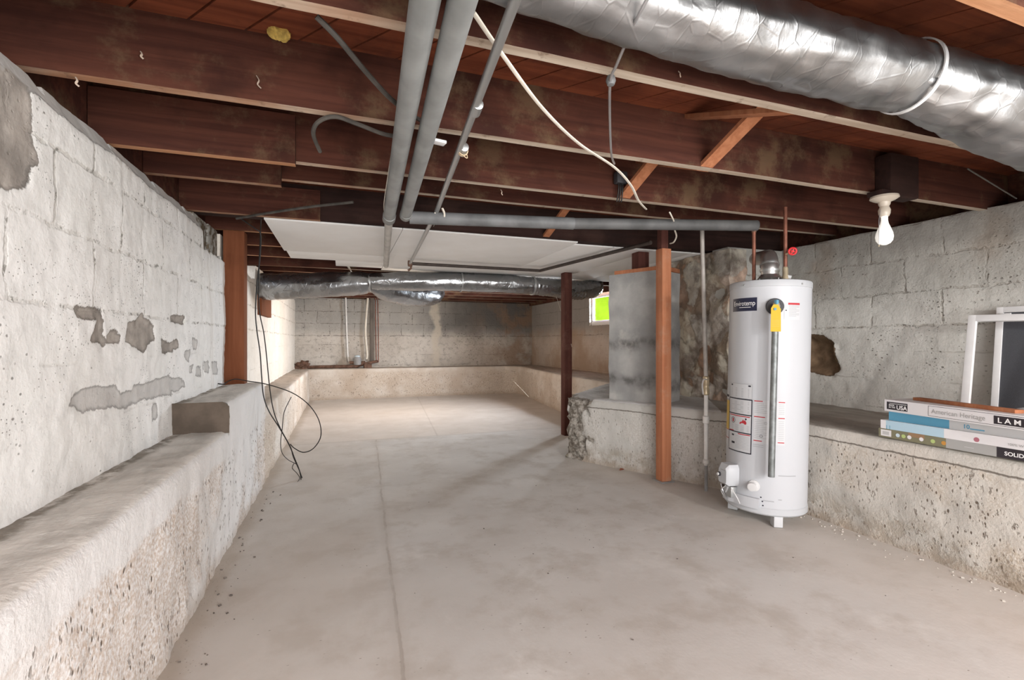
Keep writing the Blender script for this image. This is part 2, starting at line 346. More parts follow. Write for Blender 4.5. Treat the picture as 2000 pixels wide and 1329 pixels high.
M['grey_cable'] = flat('grey_cable_sheath', (.07, .063, .055), .6, 0, .3)
M['white_cable'] = flat('cream_cable_sheath', (.74, .69, .60), .55, 0, .08)
M['steel_wire'] = NT('steel_wire').done((.55, .55, .56), .3, .8)
M['twine'] = flat('tan_twine', (.62, .48, .32), .9, 0, .15, 60)
M['yellow'] = NT('yellow_tag').done((.60, .37, .012), .45)
M['yellow_pale'] = NT('pale_yellow_label').done((.60, .41, .09), .5)
M['navy'] = NT('navy_label').done((.022, .024, .05), .4)
M['paper'] = NT('label_paper').done((.53, .54, .555), .5)
M['ink'] = NT('label_ink').done((.02, .02, .03), .5)
M['ink_grey'] = NT('label_print').done((.34, .35, .365), .5)
M['ink_red'] = NT('label_red').done((.42, .03, .04), .5)
M['white_ink'] = NT('white_print').done((.88, .88, .88), .5)
M['tape_blue'] = NT('blue_tape').done((.12, .30, .42), .5)
M['red_paint'] = NT('red_handwheel').done((.62, .03, .035), .4)
M['mesh_screen'] = flat('insect_screen', (.075, .078, .088), .7, 0, .1, 200)
M['vinyl'] = flat('white_vinyl', (.82, .82, .82), .4, 0, .03)
M['fiber'] = flat('pale_lint', (.45, .36, .29), 1, 0, .2)
M['wad'] = flat('yellow_insulation', (.62, .44, .12), 1, 0, .3, 40, .6)
M['crumb'] = flat('concrete_crumb', (.52, .49, .44), .95)
M['leaf'] = flat('red_leaf', (.34, .12, .07), .8)
M['porcelain'] = NT('porcelain').done((.62, .55, .46), .25, 0, None, .5)
M['foam_brown'] = flat('brown_step_face', (.105, .082, .064), .95, 0, .22, 9, .5)
def panel_mat():
    s = NT('white_ceiling_panel'); X = s.sep()
    c = s.mix(s.rng(s.noise(3, 4), .3, .7), (.84, .825, .80), (.88, .87, .855))
    return s.done(c, .7, 0, s.bump(s.noise(14, 3), .1, .004), .25)
M['panel'] = panel_mat()
def bulb_mat():
    s = NT('lit_bulb_glass')
    return s.done((.95, .95, .92), .25, 0, None, .5, **{'Emission Color': (1, .97, .88), 'Emission Strength': .22})
M['bulb'] = bulb_mat()
def glass_mat():
    s = NT('window_glass'); t = s.t
    tr = s.n('BsdfTransparent'); gl = s.n('BsdfGlossy'); gl.inputs['Roughness'].default_value = .03
    mx = s.n('MixShader'); mx.inputs[0].default_value = .06
    t.links.new(tr.outputs[0], mx.inputs[1]); t.links.new(gl.outputs[0], mx.inputs[2])
    t.links.new(mx.outputs[0], t.nodes['Material Output'].inputs[0]); return s.m
M['glass'] = glass_mat()
M['plastic_wrap'] = NT('clear_plastic_wrap').done((.75, .77, .78), .15, 0, None, .6, **{'Alpha': .45})
M['bush'] = flat('sunlit_leaves', (.26, .42, .02), .9, 0, .05, 12, 0, .02)

# ------------------------------------------------------------------ mesh helpers
class MB:
    def __init__(s): s.v, s.f, s.mi, s.mats = [], [], [], []
    def mid(s, m):
        m = M[m] if isinstance(m, str) else m
        if m not in s.mats: s.mats.append(m)
        return s.mats.index(m)
    def add(s, vs, fs, m):
        k = len(s.v); i = s.mid(m)
        s.v += [Vector(p) for p in vs]; s.f += [tuple(k+q for q in f) for f in fs]; s.mi += [i]*len(fs)
        return s
    def box(s, c, size, m, rot=None, bev=0):
        x, y, z = (k/2 for k in size)
        if bev:
            b = min(bev, x*.45, y*.45, z*.45); bm = bmesh.new(); bmesh.ops.create_cube(bm, size=1)
            for q in bm.verts: q.co = Vector((q.co.x*2*x, q.co.y*2*y, q.co.z*2*z))
            bmesh.ops.bevel(bm, geom=bm.edges[:], offset=b, segments=2, affect='EDGES', profile=.6)
            bm.verts.index_update(); vs = [q.co.copy() for q in bm.verts]; fs = [[q.index for q in f.verts] for f in bm.faces]; bm.free()
        else:
            vs = [Vector((a*x, b*y, d*z)) for a in (-1, 1) for b in (-1, 1) for d in (-1, 1)]
            fs = [(0, 1, 3, 2), (4, 6, 7, 5), (0, 4, 5, 1), (2, 3, 7, 6), (0, 2, 6, 4), (1, 5, 7, 3)]
        R = rot if rot is not None else Matrix.Identity(3)
        return s.add([R @ q + Vector(c) for q in vs], fs, m)
    def prism(s, poly, z0, z1, m):
        n = len(poly); vs = [Vector((p[0], p[1], z0)) for p in poly] + [Vector((p[0], p[1], z1)) for p in poly]
        fs = [tuple(range(n-1, -1, -1)), tuple(range(n, 2*n))] + [(i, (i+1) % n, n+(i+1) % n, n+i) for i in range(n)]
        return s.add(vs, fs, m)
    def tube(s, path, r, m, n=10, caps=True, flatten=1.0):
        P = [Vector(p) for p in path]; k = len(P)
        R = r if isinstance(r, (list, tuple)) else [r]*k
        vs, fs = [], []; up = None
        for i, p in enumerate(P):
            t = (P[min(i+1, k-1)] - P[max(i-1, 0)]).normalized()
            if up is None:
                up = Vector((0, 0, 1)) if abs(t.z) < .9 else Vector((1, 0, 0))
            a = t.cross(up).normalized(); up = a.cross(t).normalized()
            for j in range(n):
                q = 2*PI*j/n; vs.append(p + R[i]*(math.cos(q)*a + math.sin(q)*up*flatten))
        for i in range(k-1):
            for j in range(n): fs.append((i*n+j, i*n+(j+1) % n, (i+1)*n+(j+1) % n, (i+1)*n+j))
        if caps: fs += [tuple(range(n-1, -1, -1)), tuple((k-1)*n+j for j in range(n))]
        return s.add(vs, fs, m)
    def lathe(s, prof, m, c=(0, 0, 0), n=32, axis=None):
        vs, fs = [], []; Q = Matrix.Identity(3)
        if axis is not None: Q = Vector((0, 0, 1)).rotation_difference(Vector(axis).normalized()).to_matrix()
        for r, z in prof:
            for j in range(n):
                q = 2*PI*j/n; vs.append(Q @ Vector((r*math.cos(q), r*math.sin(q), z)) + Vector(c))
        k = len(prof)
        for i in range(k-1):
            for j in range(n): fs.append((i*n+j, i*n+(j+1) % n, (i+1)*n+(j+1) % n, (i+1)*n+j))
        if prof[0][0] > 1e-5: fs.append(tuple(range(n-1, -1, -1)))
        if prof[-1][0] > 1e-5: fs.append(tuple((k-1)*n+j for j in range(n)))
        return s.add(vs, fs, m)
    def build(s, name, parent=None, origin=None, label=None, angle=38, fix=True):
        po = parent.matrix_world.translation if parent else Vector((0, 0, 0))
        o0 = Vector(origin) if origin is not None else (Vector(PW.get(parent.name, (0, 0, 0))) if parent else Vector((0, 0, 0)))
        me = bpy.data.meshes.new(name); me.from_pydata([v-o0 for v in s.v], [], s.f)
        for m in s.mats: me.materials.append(m)
        me.polygons.foreach_set('material_index', s.mi)
        if fix:
            bm = bmesh.new(); bm.from_mesh(me); bmesh.ops.remove_doubles(bm, verts=bm.verts, dist=1e-6)
            bmesh.ops.recalc_face_normals(bm, faces=bm.faces); bm.to_mesh(me); bm.free()
        me.polygons.foreach_set('use_smooth', [True]*len(me.polygons)); me.set_sharp_from_angle(angle=math.radians(angle))
        o = bpy.data.objects.new(name, me); COL.objects.link(o)
        o.location = o0 - (Vector(PW.get(parent.name, (0, 0, 0))) if parent else Vector((0, 0, 0)))
        PW[o.name] = tuple(o0)
        if parent: o.parent = parent
        if label: o['label'] = label
        return o
PW = {}
def thing(name, label, cat, loc, group=None):
    o = bpy.data.objects.new(name, None); COL.objects.link(o); o.location = loc; o.empty_display_size = .1
    PW[o.name] = tuple(loc); tag(o, label, cat, group); return o
def tag(o, label, cat, group=None):
    o['label'] = label; o['category'] = cat
    if group: o['group'] = group
    return o
def struct(o): o['kind'] = 'structure'; return o
def single(mb, name, label, cat, origin, group=None, **kw):
    return tag(mb.build(name, origin=origin, **kw), label, cat, group)

def smooth(pts, k=8):
    P = [Vector(p) for p in pts]; out = []
    for i in range(len(P)-1):
        a, b, c, d = P[max(i-1, 0)], P[i], P[i+1], P[min(i+2, len(P)-1)]
        for j in range(k):
            t = j/k
            out.append(.5*((2*b)+(c-a)*t+(2*a-5*b+4*c-d)*t*t+(3*b-a-3*c+d)*t**3))
    out.append(P[-1]); return out
def lerp(a, b, t): return a+(b-a)*t
def frac(p, sc=1, o=5): return mn.fractal(Vector(p)*sc, 1, 2, o)

def text_mesh(txt, size, bold=False):
    cu = bpy.data.curves.new('t', 'FONT'); cu.body = txt; cu.size = size; cu.offset = .0
    if bold: cu.offset = size*.02
    o = bpy.data.objects.new('t', cu); COL.objects.link(o)
    dg = bpy.context.evaluated_depsgraph_get(); dg.update(); e = o.evaluated_get(dg); me = e.to_mesh()
    vs = [v.co.copy() for v in me.vertices]; fs = [tuple(p.vertices) for p in me.polygons]
    e.to_mesh_clear(); bpy.data.objects.remove(o); bpy.data.curves.remove(cu)
    return vs, fs

def poly_sd(p, poly):
    """signed distance to a 2-D polygon, positive inside"""
    x, y = p; inside = False; d = 1e9; n = len(poly)
    for i in range(n):
        (x1, y1), (x2, y2) = poly[i], poly[(i+1) % n]
        if (y1 > y) != (y2 > y) and x < (x2-x1)*(y-y1)/(y2-y1)+x1: inside = not inside
        ex, ey = x2-x1, y2-y1; t = max(0, min(1, ((x-x1)*ex+(y-y1)*ey)/(ex*ex+ey*ey+1e-12)))
        d = min(d, math.hypot(x-x1-t*ex, y-y1-t*ey))
    return d if inside else -d

def sheet(name, rows, mat, back=None, attrs=None, extra=None):
    """rows[i][j] points -> one grid mesh, its border folded back by the vector `back`"""
    nu, nv = len(rows), len(rows[0]); vs = [p for r in rows for p in r]
    fs = [(i*nv+j, (i+1)*nv+j, (i+1)*nv+j+1, i*nv+j+1) for i in range(nu-1) for j in range(nv-1)]
    loop = [i*nv for i in range(nu)] + [(nu-1)*nv+j for j in range(1, nv)] + [i*nv+nv-1 for i in range(nu-2, -1, -1)] + [j for j in range(nv-2, 0, -1)]
    n0 = len(vs)
    if back is not None:
        bk = Vector(back); vs += [vs[k]+bk for k in loop]; L = len(loop)
        fs += [(loop[k], n0+k, n0+(k+1) % L, loop[(k+1) % L]) for k in range(L)]
    me = bpy.data.meshes.new(name); me.from_pydata(vs, [], fs); me.materials.append(M[mat])
    for an, vals in (attrs or {}).items():
        at = me.attributes.new(an, 'FLOAT', 'POINT'); vals = list(vals) + [vals[k] for k in (loop if back is not None else [])]
        at.data.foreach_set('value', vals)
    bm = bmesh.new(); bm.from_mesh(me); bmesh.ops.recalc_face_normals(bm, faces=bm.faces); bm.to_mesh(me); bm.free()
    me.polygons.foreach_set('use_smooth', [True]*len(me.polygons)); me.set_sharp_from_angle(angle=math.radians(50))
    o = bpy.data.objects.new(name, me); COL.objects.link(o); return struct(o)

def block_relief(a, z, w=.5, h=.26, z0=1.32):
    """in-out relief of a block wall: joints dip, each block sits a little in or out"""
    r = .008*frac((a, z, 3.1), 3.0, 4) + .003*frac((a, z, 9.7), 17, 3)
    if z > z0-.02:
        row = math.floor((z-z0)/h); aa = a + (w/2 if row % 2 else 0); ci = math.floor(aa/w)
        fz = (z-z0)-row*h; fa = aa-ci*w; wob = .012*mn.noise(Vector((a*4, z*4, 1)))
        d = min(fz+wob, h-fz-wob, fa+wob, w-fa-wob)
        r += .006*mn.noise(Vector((ci*7.3, row*3.7, 2))) - .005*max(0, 1-max(d, 0)/.018)*(.4+.6*abs(mn.noise(Vector((a*3, z*3, 5)))))
    return r

# ------------------------------------------------------------------ the setting
# floor
mb = MB(); N = 30
mb.box((1.75, 4.3, -.05), (6.4, 13.6, .1), 'floor')
struct(mb.build('floor'))

# left wall, near part
ZS = 2.658
def lp(poly, sx=ZS, ox=0, oy=400, plane=-.89):
    return [(q.y, q.z) for q in (onx(ox+x/sx, oy+y/sx, plane) for x, y in poly)]
DARK = [lp(p) for p in (
    [(380,527),(535,535),(525,600),(470,600),(395,590)], [(500,570),(535,600),(530,650),(560,720),(540,738),(465,710),(480,660)],
    [(560,660),(600,640),(630,690),(620,725),(560,720)], [(665,590),(700,600),(740,555),(765,600),(800,620),(805,700),(760,740),(745,780),(700,745),(650,715)],
    [(885,570),(960,575),(960,625),(890,610)], [(835,685),(880,720),(930,690),(935,740),(900,770),(845,770)])]
DARK.append(lp([(-300,-100),(0,90),(250,190),(280,450),(300,800),(350,860),(340,950),(280,1000),(260,1180),(100,1230),(0,1180),(-300,1300)], 4.43, 0, 100))
LITE = [lp(p) for p in (
    [(1000,690),(1025,700),(1025,760),(1000,750)], [(960,760),(990,755),(985,820),(960,800)], [(985,830),(1005,830),(1000,880),(985,875)],
    [(1055,815),(1085,810),(1090,880),(1055,870)], [(1100,815),(1130,810),(1130,885),(1105,880)], [(1020,840),(1045,835),(1045,895),(1015,890)],
    [(345,1040),(400,970),(480,940),(600,940),(640,970),(690,960),(700,925),(740,930),(830,900),(870,885),(960,905),(965,945),(880,990),(800,1005),(740,1015),(650,1060),(560,1055),(430,1080)],
    [(790,1040),(820,1030),(820,1110),(795,1130)])]
rows, bare, tone = [], [], []
ys = [lerp(-2.25, 1.0, i/70) for i in range(70)] + [lerp(1.0, 4.41, i/200) for i in range(201)]
NV = 80
def ztop_left(y):
    b = math.floor(y/.5); z = 2.045 + .012*mn.noise(Vector((b*3.3, 1, 1))) + .012*mn.noise(Vector((y*6, 4, 1)))
    if (y/.5 - b) > .92 or (y/.5-b) < .03: z -= .035
    if y > 3.80: z = 1.84 + .035*mn.noise(Vector((y*9, 2, 7)))
    return z
for y in ys:
    zt = ztop_left(y); r = []
    for j in range(NV+1):
        z = lerp(.55, zt, j/NV)
        x = -.89 + block_relief(y, z)
        dk = max(poly_sd((y, z), p) for p in DARK); lt = max(poly_sd((y, z), p) for p in LITE)
        bev = z - (1.965 + .02*mn.noise(Vector((y*3, 0, 8))))
        if y < 3.8: lt = max(lt, bev)
        b = max(dk, lt)
        if b > 0: x -= min(b, .012)*.7
        if bev > 0 and y < 3.8: x -= bev*.55
        r.append(Vector((x, y, z))); bare.append(max(-.1, min(.1, b))); tone.append(.62 if lt > dk else 0.)
    rows.append(r)
sheet('wall_left', rows, 'wall_white', (-.22, 0, 0), {'bare': bare, 'tone': tone})
# grey masonry in the broken upper corner of the left wall
mb = MB(); mb.box((-1.0, 3.96, 1.93), (.1, .33, .3), 'wall_corner', bev=.01); mb.box((-.985, 4.275, 1.93), (.09, .27, .3), 'wall_corner', bev=.01)
struct(mb.build('trim_1'))
# left wall beyond the post
rows, bare, tone = [], [], []
for i in range(111):
    y = lerp(4.42, 11.0, i/110)
    zt = 2.06 + .015*mn.noise(Vector((y*5, 3, 3)))
    if 5.5 < y < 6.12: zt = 1.88 + .10*abs(y-5.85) + .03*mn.noise(Vector((y*11, 3, 3)))
    r = []
    for j in range(41):
        z = lerp(.5, zt, j/40); r.append(Vector((-.925 + block_relief(y, z), y, z))); bare.append(-.1); tone.append(0.)
    rows.append(r)
sheet('wall_left_far', rows, 'wall_pale', (-.2, 0, 0), {'bare': bare, 'tone': tone})
# far wall
rows, bare, tone = [], [], []
for i in range(161):
    x = lerp(-1.1, 4.6, i/160); r = []
    for j in range(51):
        z = lerp(.5, 2.12, j/50); r.append(Vector((x, 11.0 - block_relief(x, z)*1.5, z))); bare.append(-.1); tone.append(0.)
    rows.append(r)
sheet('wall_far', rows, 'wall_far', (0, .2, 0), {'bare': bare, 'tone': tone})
# right wall
HOLE = [(q.y, q.z) for q in (onx(u, v, 4.1) for u, v in ((1560,650),(1610,655),(1630,672),(1633,700),(1641,722),(1625,735),(1600,733),(1560,720)))]
rows, bare, tone = [], [], []
for i in range(221):
    y = lerp(-2.25, 3.62, i/220); r = []
    for j in range(66):
        z = lerp(.5, 2.10+.01*mn.noise(Vector((y*4, 3, 9))), j/65); x = 4.1 - block_relief(y, z)*1.3
        b = poly_sd((y, z), HOLE)
        if b > 0: x += min(b*1.2, .09) + .03*frac((y, z, 1), 9, 3)
        r.append(Vector((x, y, z))); bare.append(max(-.1, min(.1, b))); tone.append(0.)
    rows.append(r)
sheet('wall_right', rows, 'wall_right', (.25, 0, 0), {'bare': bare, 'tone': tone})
rows, bare, tone = [], [], []
for i in range(31):
    x = lerp(3.43, 4.2, i/30); r = []
    for j in range(41):
        z = lerp(.5, 2.09, j/40); r.append(Vector((x, 3.6 - block_relief(x, z), z))); bare.append(-.1); tone.append(0.)
    rows.append(r)
sheet('corner_wall_right', rows, 'wall_corner', (0, .2, 0), {'bare': bare, 'tone': tone})
# old rubble stone wall
rows = []
for i in range(71):
    y = lerp(3.56, 5.0, i/70); r = []
    for j in range(81):
        z = lerp(.5, 2.07, j/80); c = mn.voronoi(Vector((y*3.4, z*2.9, 1.0)))[0]
        r.append(Vector((3.40 - .05*(.5-c[0]) - .05*frac((y, z, 4), 4, 5), y, z)))
    rows.append(r)
sheet('stone_wall_right', rows, 'stone', (.2, 0, 0))
# far right wall with the window opening (y 7.0-8.1, z 1.49-2.10)
WY0, WY1, WZ0, WZ1 = 7.0, 8.1, 1.49, 2.09
def rw(y0, y1, z0, z1, name):
    rows, bare, tone = [], [], []; nu = max(6, int((y1-y0)/.05)); nv = max(4, int((z1-z0)/.04))
    for i in range(nu+1):
        y = lerp(y0, y1, i/nu); r = []
        for j in range(nv+1):
            z = lerp(z0, z1, j/nv); r.append(Vector((4.4 - block_relief(y, z), y, z))); bare.append(-.1); tone.append(0.)
        rows.append(r)
    return sheet(name, rows, 'wall_brown', (.10, 0, 0), {'bare': bare, 'tone': tone})
rw(4.95, 11.05, .5, WZ0, 'wall_right_far')
rw(4.95, WY0, WZ0, 2.12, 'wall_right_far.001'); rw(WY1, 11.05, WZ0, 2.12, 'wall_right_far.002')
mb = MB(); mb.box((3.95, 5.0, 1.3), (1.1, .14, 1.6), 'wall_brown'); struct(mb.build('back_wall_right'))

# footing ledges along the walls
def ledge(name, st, ztop, mat, step=.04, rough_at=None, rim=.03):
    pts = []; acc = 0
    for (f0, b0), (f1, b1) in zip(st, st[1:]):
        n = max(1, int((Vector(f1)-Vector(f0)).length/step))
        for i in range(n): pts.append((Vector(f0).lerp(Vector(f1), i/n), Vector(b0).lerp(Vector(b1), i/n)))
    pts.append((Vector(st[-1][0]), Vector(st[-1][1])))
    rows, bare = [], []
    zs = [-.02] + [lerp(.02, ztop-rim-.005, i/16) for i in range(17)]
    for k, (f, b) in enumerate(pts):
        t = (pts[min(k+1, len(pts)-1)][0] - pts[max(k-1, 0)][0]).normalized(); nrm = Vector((-t.y, t.x))
        if nrm.dot(b-f) > 0: nrm = -nrm
        r = []
        def put(p2, z, amp, nn, bz=0):
            d = amp*frac((p2.x, p2.y, z), 6, 5) + amp*.5*frac((p2.x, p2.y, z), 22, 3)
            bb = -.1
            if rough_at:
                dist = (p2-Vector(rough_at[0])).length + .25*frac((p2.x, p2.y, z+7), 4, 3) + bz
                bb = max(-.1, min(.1, rough_at[1]-dist))
                if bb > -.02: d += .045*frac((p2.x, p2.y, z), 13, 4) - .02
            r.append(Vector((p2.x, p2.y, 0)) + Vector((nn[0]*d, nn[1]*d, z + nn[2]*d))); bare.append(bb)
        for z in zs: put(f, z, .012 if z < .54 else .005, (nrm.x, nrm.y, 0))
        inn = (b-f).normalized()
        put(f+inn*rim*.3, ztop-rim*.35, .004, (nrm.x*.7, nrm.y*.7, .7)); put(f+inn*rim, ztop, .003, (0, 0, 1))
        L = (b-f).length
        for i in range(1, 9): put(f+inn*lerp(rim, L, i/8), ztop, .008, (0, 0, 1), .08)
        rows.append(r)
    return sheet(name, rows, mat, None, {'bare': bare})
ledge('ledge_wall_left', [((-.62, -2.2), (-.95, -2.2)), ((-.62, 3.2), (-.95, 3.2))], .68, 'ledge_white', .03)
ledge('ledge_wall_left.001', [((-.62, 3.19), (-.95, 3.19)), ((-.62, 4.56), (-.95, 4.56))], .85, 'ledge_white', .03)
ledge('ledge_wall_left.002', [((-.62, 4.52), (-.97, 4.52)), ((-.62, 10.7), (-.97, 10.7))], .63, 'ledge_warm', .06)
mb = MB()   # the vertical step between the low and the high ledge
mb.add([(-.90, 3.185, .6), (-.625, 3.185, .6), (-.64, 3.19, .83), (-.67, 3.19, .849), (-.90, 3.19, .849)], [(0, 1, 2, 3, 4)], 'ledge_white')
mb.add([(-.905, 3.155, .672), (-.612, 3.155, .672), (-.612, 3.155, .826), (-.645, 3.155, .853), (-.905, 3.155, .853)], [(0, 1, 2, 3, 4)], 'foam_brown')
mb.add([(-.62, 4.56, 0), (-.95, 4.56, 0), (-.95, 4.56, .85), (-.65, 4.56, .85), (-.62, 4.56, .82)], [(0, 1, 2, 3, 4)], 'ledge_white')
struct(mb.build('step_wall_left', fix=False))
ledge('ledge_wall_far', [((-.7, 10.55), (-.7, 11.05)), ((3.55, 10.55), (3.8, 11.05)), ((3.78, 10.40), (4.45, 11.0)), ((3.82, 10.1), (4.45, 10.4)), ((3.5, 7.4), (4.45, 7.4)), ((3.5, 5.7), (4.45, 5.7))], .63, 'ledge_warm', .06)
ledge('ledge_wall_right', [((3.04, -2.2), (4.15, -2.2)), ((3.04, 2.80), (4.15, 3.62)), ((2.97, 2.98), (3.45, 3.7)), ((2.90, 3.113), (3.45, 3.9))], .63, 'ledge_grey', .04)
ledge('ledge_wall_right.001', [((2.902, 3.11), (3.45, 3.88)), ((2.19, 4.44), (3.45, 4.95)), ((2.20, 4.52), (3.45, 5.0)), ((3.54, 5.9), (4.45, 5.4))], .63, 'ledge_pier', .025, rough_at=((2.19, 4.46), .22))

# window in the far right wall
mb = MB(); xw = 4.475
for y0, y1, z0, z1 in ((WY0, WY1, WZ0, WZ0+.07), (WY0, WY1, WZ1-.06, WZ1), (WY0, WY0+.03, WZ0, WZ1), (WY1-.03, WY1, WZ0, WZ1)):
    mb.box((xw, (y0+y1)/2, (z0+z1)/2), (.05, y1-y0, z1-z0), 'vinyl', bev=.008)
win = struct(mb.build('window_1', origin=(xw, 7.55, 1.8)))
mb = MB(); q = .024
for y0, y1, z0, z1 in ((WY0+.03, WY1-.03, WZ0+.07, WZ0+.07+q), (WY0+.03, WY1-.03, WZ1-.06-q, WZ1-.06), (WY0+.03, WY0+.03+q, WZ0+.07, WZ1-.06), (WY1-.03-q, WY1-.03, WZ0+.07, WZ1-.06)):
    mb.box((xw+.005, (y0+y1)/2, (z0+z1)/2), (.04, y1-y0, z1-z0), 'vinyl', bev=.005)
mb.build('window_sash', win)
mb = MB(); mb.box((xw+.005, 7.55, 1.8), (.004, 1.0, .46), 'glass'); mb.build('window_pane', win)
mb = MB(); mb.box((4.44, 7.55, WZ0-.005), (.06, 1.1, .02), 'wall_pale'); mb.box((4.44, WY1-.004, 1.79), (.06, .02, .6), 'wall_pale'); mb.build('window_sill', win)
# leafy bush in the garden outside the window
mb = MB(); bm = bmesh.new(); bmesh.ops.create_icosphere(bm, subdivisions=5, radius=1)
for v in bm.verts:
    d = 1 + .16*frac(v.co, 3, 4); v.co = Vector((v.co.x*1.2, v.co.y*3.0, v.co.z*2.2))*d + Vector((7.3, 12.0, 2.0))
mb.add([v.co.copy() for v in bm.verts], [[v.index for v in f.verts] for f in bm.faces], 'bush'); bm.free()
tag(mb.build('garden_bush', origin=(7.3, 12.0, 0)), 'bright lime green bush seen through the small window', 'bush')
mb = MB(); mb.box((8.4, 10, -.15), (7.2, 12, .3), 'bush'); struct(mb.build('ground_outside'))
light('sun', 'SUN', (7, 8, 6), 2.0, (1, .96, .88), (math.radians(25), math.radians(-38), 0), angle=.01)

# ------------------------------------------------------------------ ceiling: subfloor, joists, girder
JB, JT = 2.09, 2.355
mb = MB(); mb.box((1.6, 4.4, JT+.012), (5.9, 13.6, .024), 'subfloor'); struct(mb.build('ceiling'))
mb = MB()
for x in (-1.06, 4.36): mb.box((x, 4.4, 2.21), (.05, 13.4, .29), 'joist')
mb.box((1.6, 11.12, 2.21), (5.6, .05, .29), 'joist'); struct(mb.build('trim_2'))
# diagonal plank seams of the subfloor are narrow battens of shadow: real gaps between boards
mb = MB(); R45 = Matrix.Rotation(math.radians(-52), 3, 'Z')
for i in range(-22, 34):
    c = Vector((1.6, 2.4, JT-.006)) + R45 @ Vector((0, i*.142, 0))
    mb.box(c, (11, .134, .012), 'subfloor', R45)
bm = bmesh.new(); me = bpy.data.meshes.new('x'); me.from_pydata(mb.v, [], mb.f); bm.from_mesh(me)
for co, no in (((-1.03, 0, 0), (-1, 0, 0)), ((4.33, 0, 0), (1, 0, 0)), ((0, -.4, 0), (0, -1, 0)), ((0, 6.9, 0), (0, 1, 0))):
    bmesh.ops.bisect_plane(bm, geom=bm.verts[:]+bm.edges[:]+bm.faces[:], plane_co=co, plane_no=no, clear_outer=True)
bm.to_mesh(me); bm.free(); me.materials.append(M['subfloor']); o = bpy.data.objects.new('ceiling_planks', me); COL.objects.link(o); struct(o)

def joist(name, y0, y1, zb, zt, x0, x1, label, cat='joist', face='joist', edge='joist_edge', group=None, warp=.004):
    mb = MB(); n = 60; vs, fs = [], []
    for i in range(n+1):
        x = lerp(x0, x1, i/n); w = warp*mn.noise(Vector((x*1.3, y0*5, 1))); k = .5*warp*mn.noise(Vector((x*9, y0*5, 4)))
        vs += [(x, y0+k, zb+w), (x, y1+k, zb+w*.9), (x, y1, zt), (x, y0, zt)]
    fe = []
    for i in range(n):
        a, b = i*4, i*4+4; fe.append((a, a+1, b+1, b)); fs += [(a+1, a+2, b+2, b+1), (a+2, a+3, b+3, b+2), (a+3, a, b, b+3)]
    fs += [(0, 3, 2, 1), (n*4, n*4+1, n*4+2, n*4+3)]
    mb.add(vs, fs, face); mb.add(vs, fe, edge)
    return single(mb, name, label, cat, ((x0+x1)/2, (y0+y1)/2, zb), group)
XL, XR = -1.03, 4.33
joist('floor_joist', .755, .80, JB, JT, XL, XR, 'ceiling joist nearest the viewer, partly behind the silver duct at the upper corner', edge='joist_edge_raw')
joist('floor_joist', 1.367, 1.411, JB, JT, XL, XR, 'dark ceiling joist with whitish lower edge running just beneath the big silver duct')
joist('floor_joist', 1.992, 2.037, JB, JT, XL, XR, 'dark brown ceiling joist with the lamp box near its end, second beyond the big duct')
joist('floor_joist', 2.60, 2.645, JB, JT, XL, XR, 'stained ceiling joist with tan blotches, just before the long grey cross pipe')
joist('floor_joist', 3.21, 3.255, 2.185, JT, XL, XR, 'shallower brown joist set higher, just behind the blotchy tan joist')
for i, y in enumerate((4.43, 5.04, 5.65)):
    joist('floor_joist', y, y+.045, JB+.012, JT, XL, XR, ['reddish joist above the white panels, first beyond the dark girder', 'reddish joist above the white panels, second beyond the dark girder', 'reddish joist above the white panels, third beyond the dark girder'][i], edge='joist_edge_raw')
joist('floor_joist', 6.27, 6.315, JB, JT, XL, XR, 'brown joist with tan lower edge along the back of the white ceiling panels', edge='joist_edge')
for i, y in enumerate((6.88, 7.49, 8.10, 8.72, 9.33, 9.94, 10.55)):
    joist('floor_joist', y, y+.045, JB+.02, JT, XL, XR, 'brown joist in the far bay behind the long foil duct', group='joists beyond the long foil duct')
joist('girder', 3.82, 3.93, JB, JT, XL, XR, 'thick dark girder at the front edge of the white ceiling panels', 'girder', 'girder', 'girder')
# short sister boards nailed on at the left
joist('sister_board', 2.555, 2.60, 2.062, 2.30, XL, -.215, 'short orange-edged board nailed to the blotchy joist, ending in mid-span', 'board', edge='joist_edge_raw')
joist('sister_board', 3.165, 3.21, 2.13, 2.32, XL, -.344, 'upper short board nailed to the joist above the left post', 'board')
joist('sister_board', 3.775, 3.82, 2.085, 2.30, XL, -.15, 'lower short board nailed to the dark girder near the left post', 'board')
# diagonal bridging between joists
def brace(p, q, w, label, t=.02):
    p, q = Vector(p), Vector(q); d = (q-p).normalized(); a = Vector((1, 0, 0)); b = d.cross(a).normalized()
    R = Matrix((d, a, b)).transposed(); mb = MB(); mb.box((p+q)/2, ((q-p).length, w, t), 'raw_wood', R)
    single(mb, 'bridging_strut', label, 'strut', p, 'diagonal bridging struts')
brace((1.66, 1.40, 2.10), (1.66, 2.0, 2.335), .075, 'orange strut rising away from the joist under the big duct')
brace((1.76, 1.40, 2.335), (1.76, 2.0, 2.10), .075, 'orange strut descending to the joist that carries the lamp box')
brace((1.665, 2.03, 2.335), (1.665, 2.605, 2.105), .075, 'orange strut descending to the blotchy joist beside the black box')
brace((1.78, 2.04, 2.10), (1.78, 2.605, 2.335), .075, 'dim orange strut behind the end of the cream flat cable')
brace((1.66, 3.24, 2.30), (1.66, 3.82, 2.11), .06, 'short pale strut end just below the long grey cross pipe')

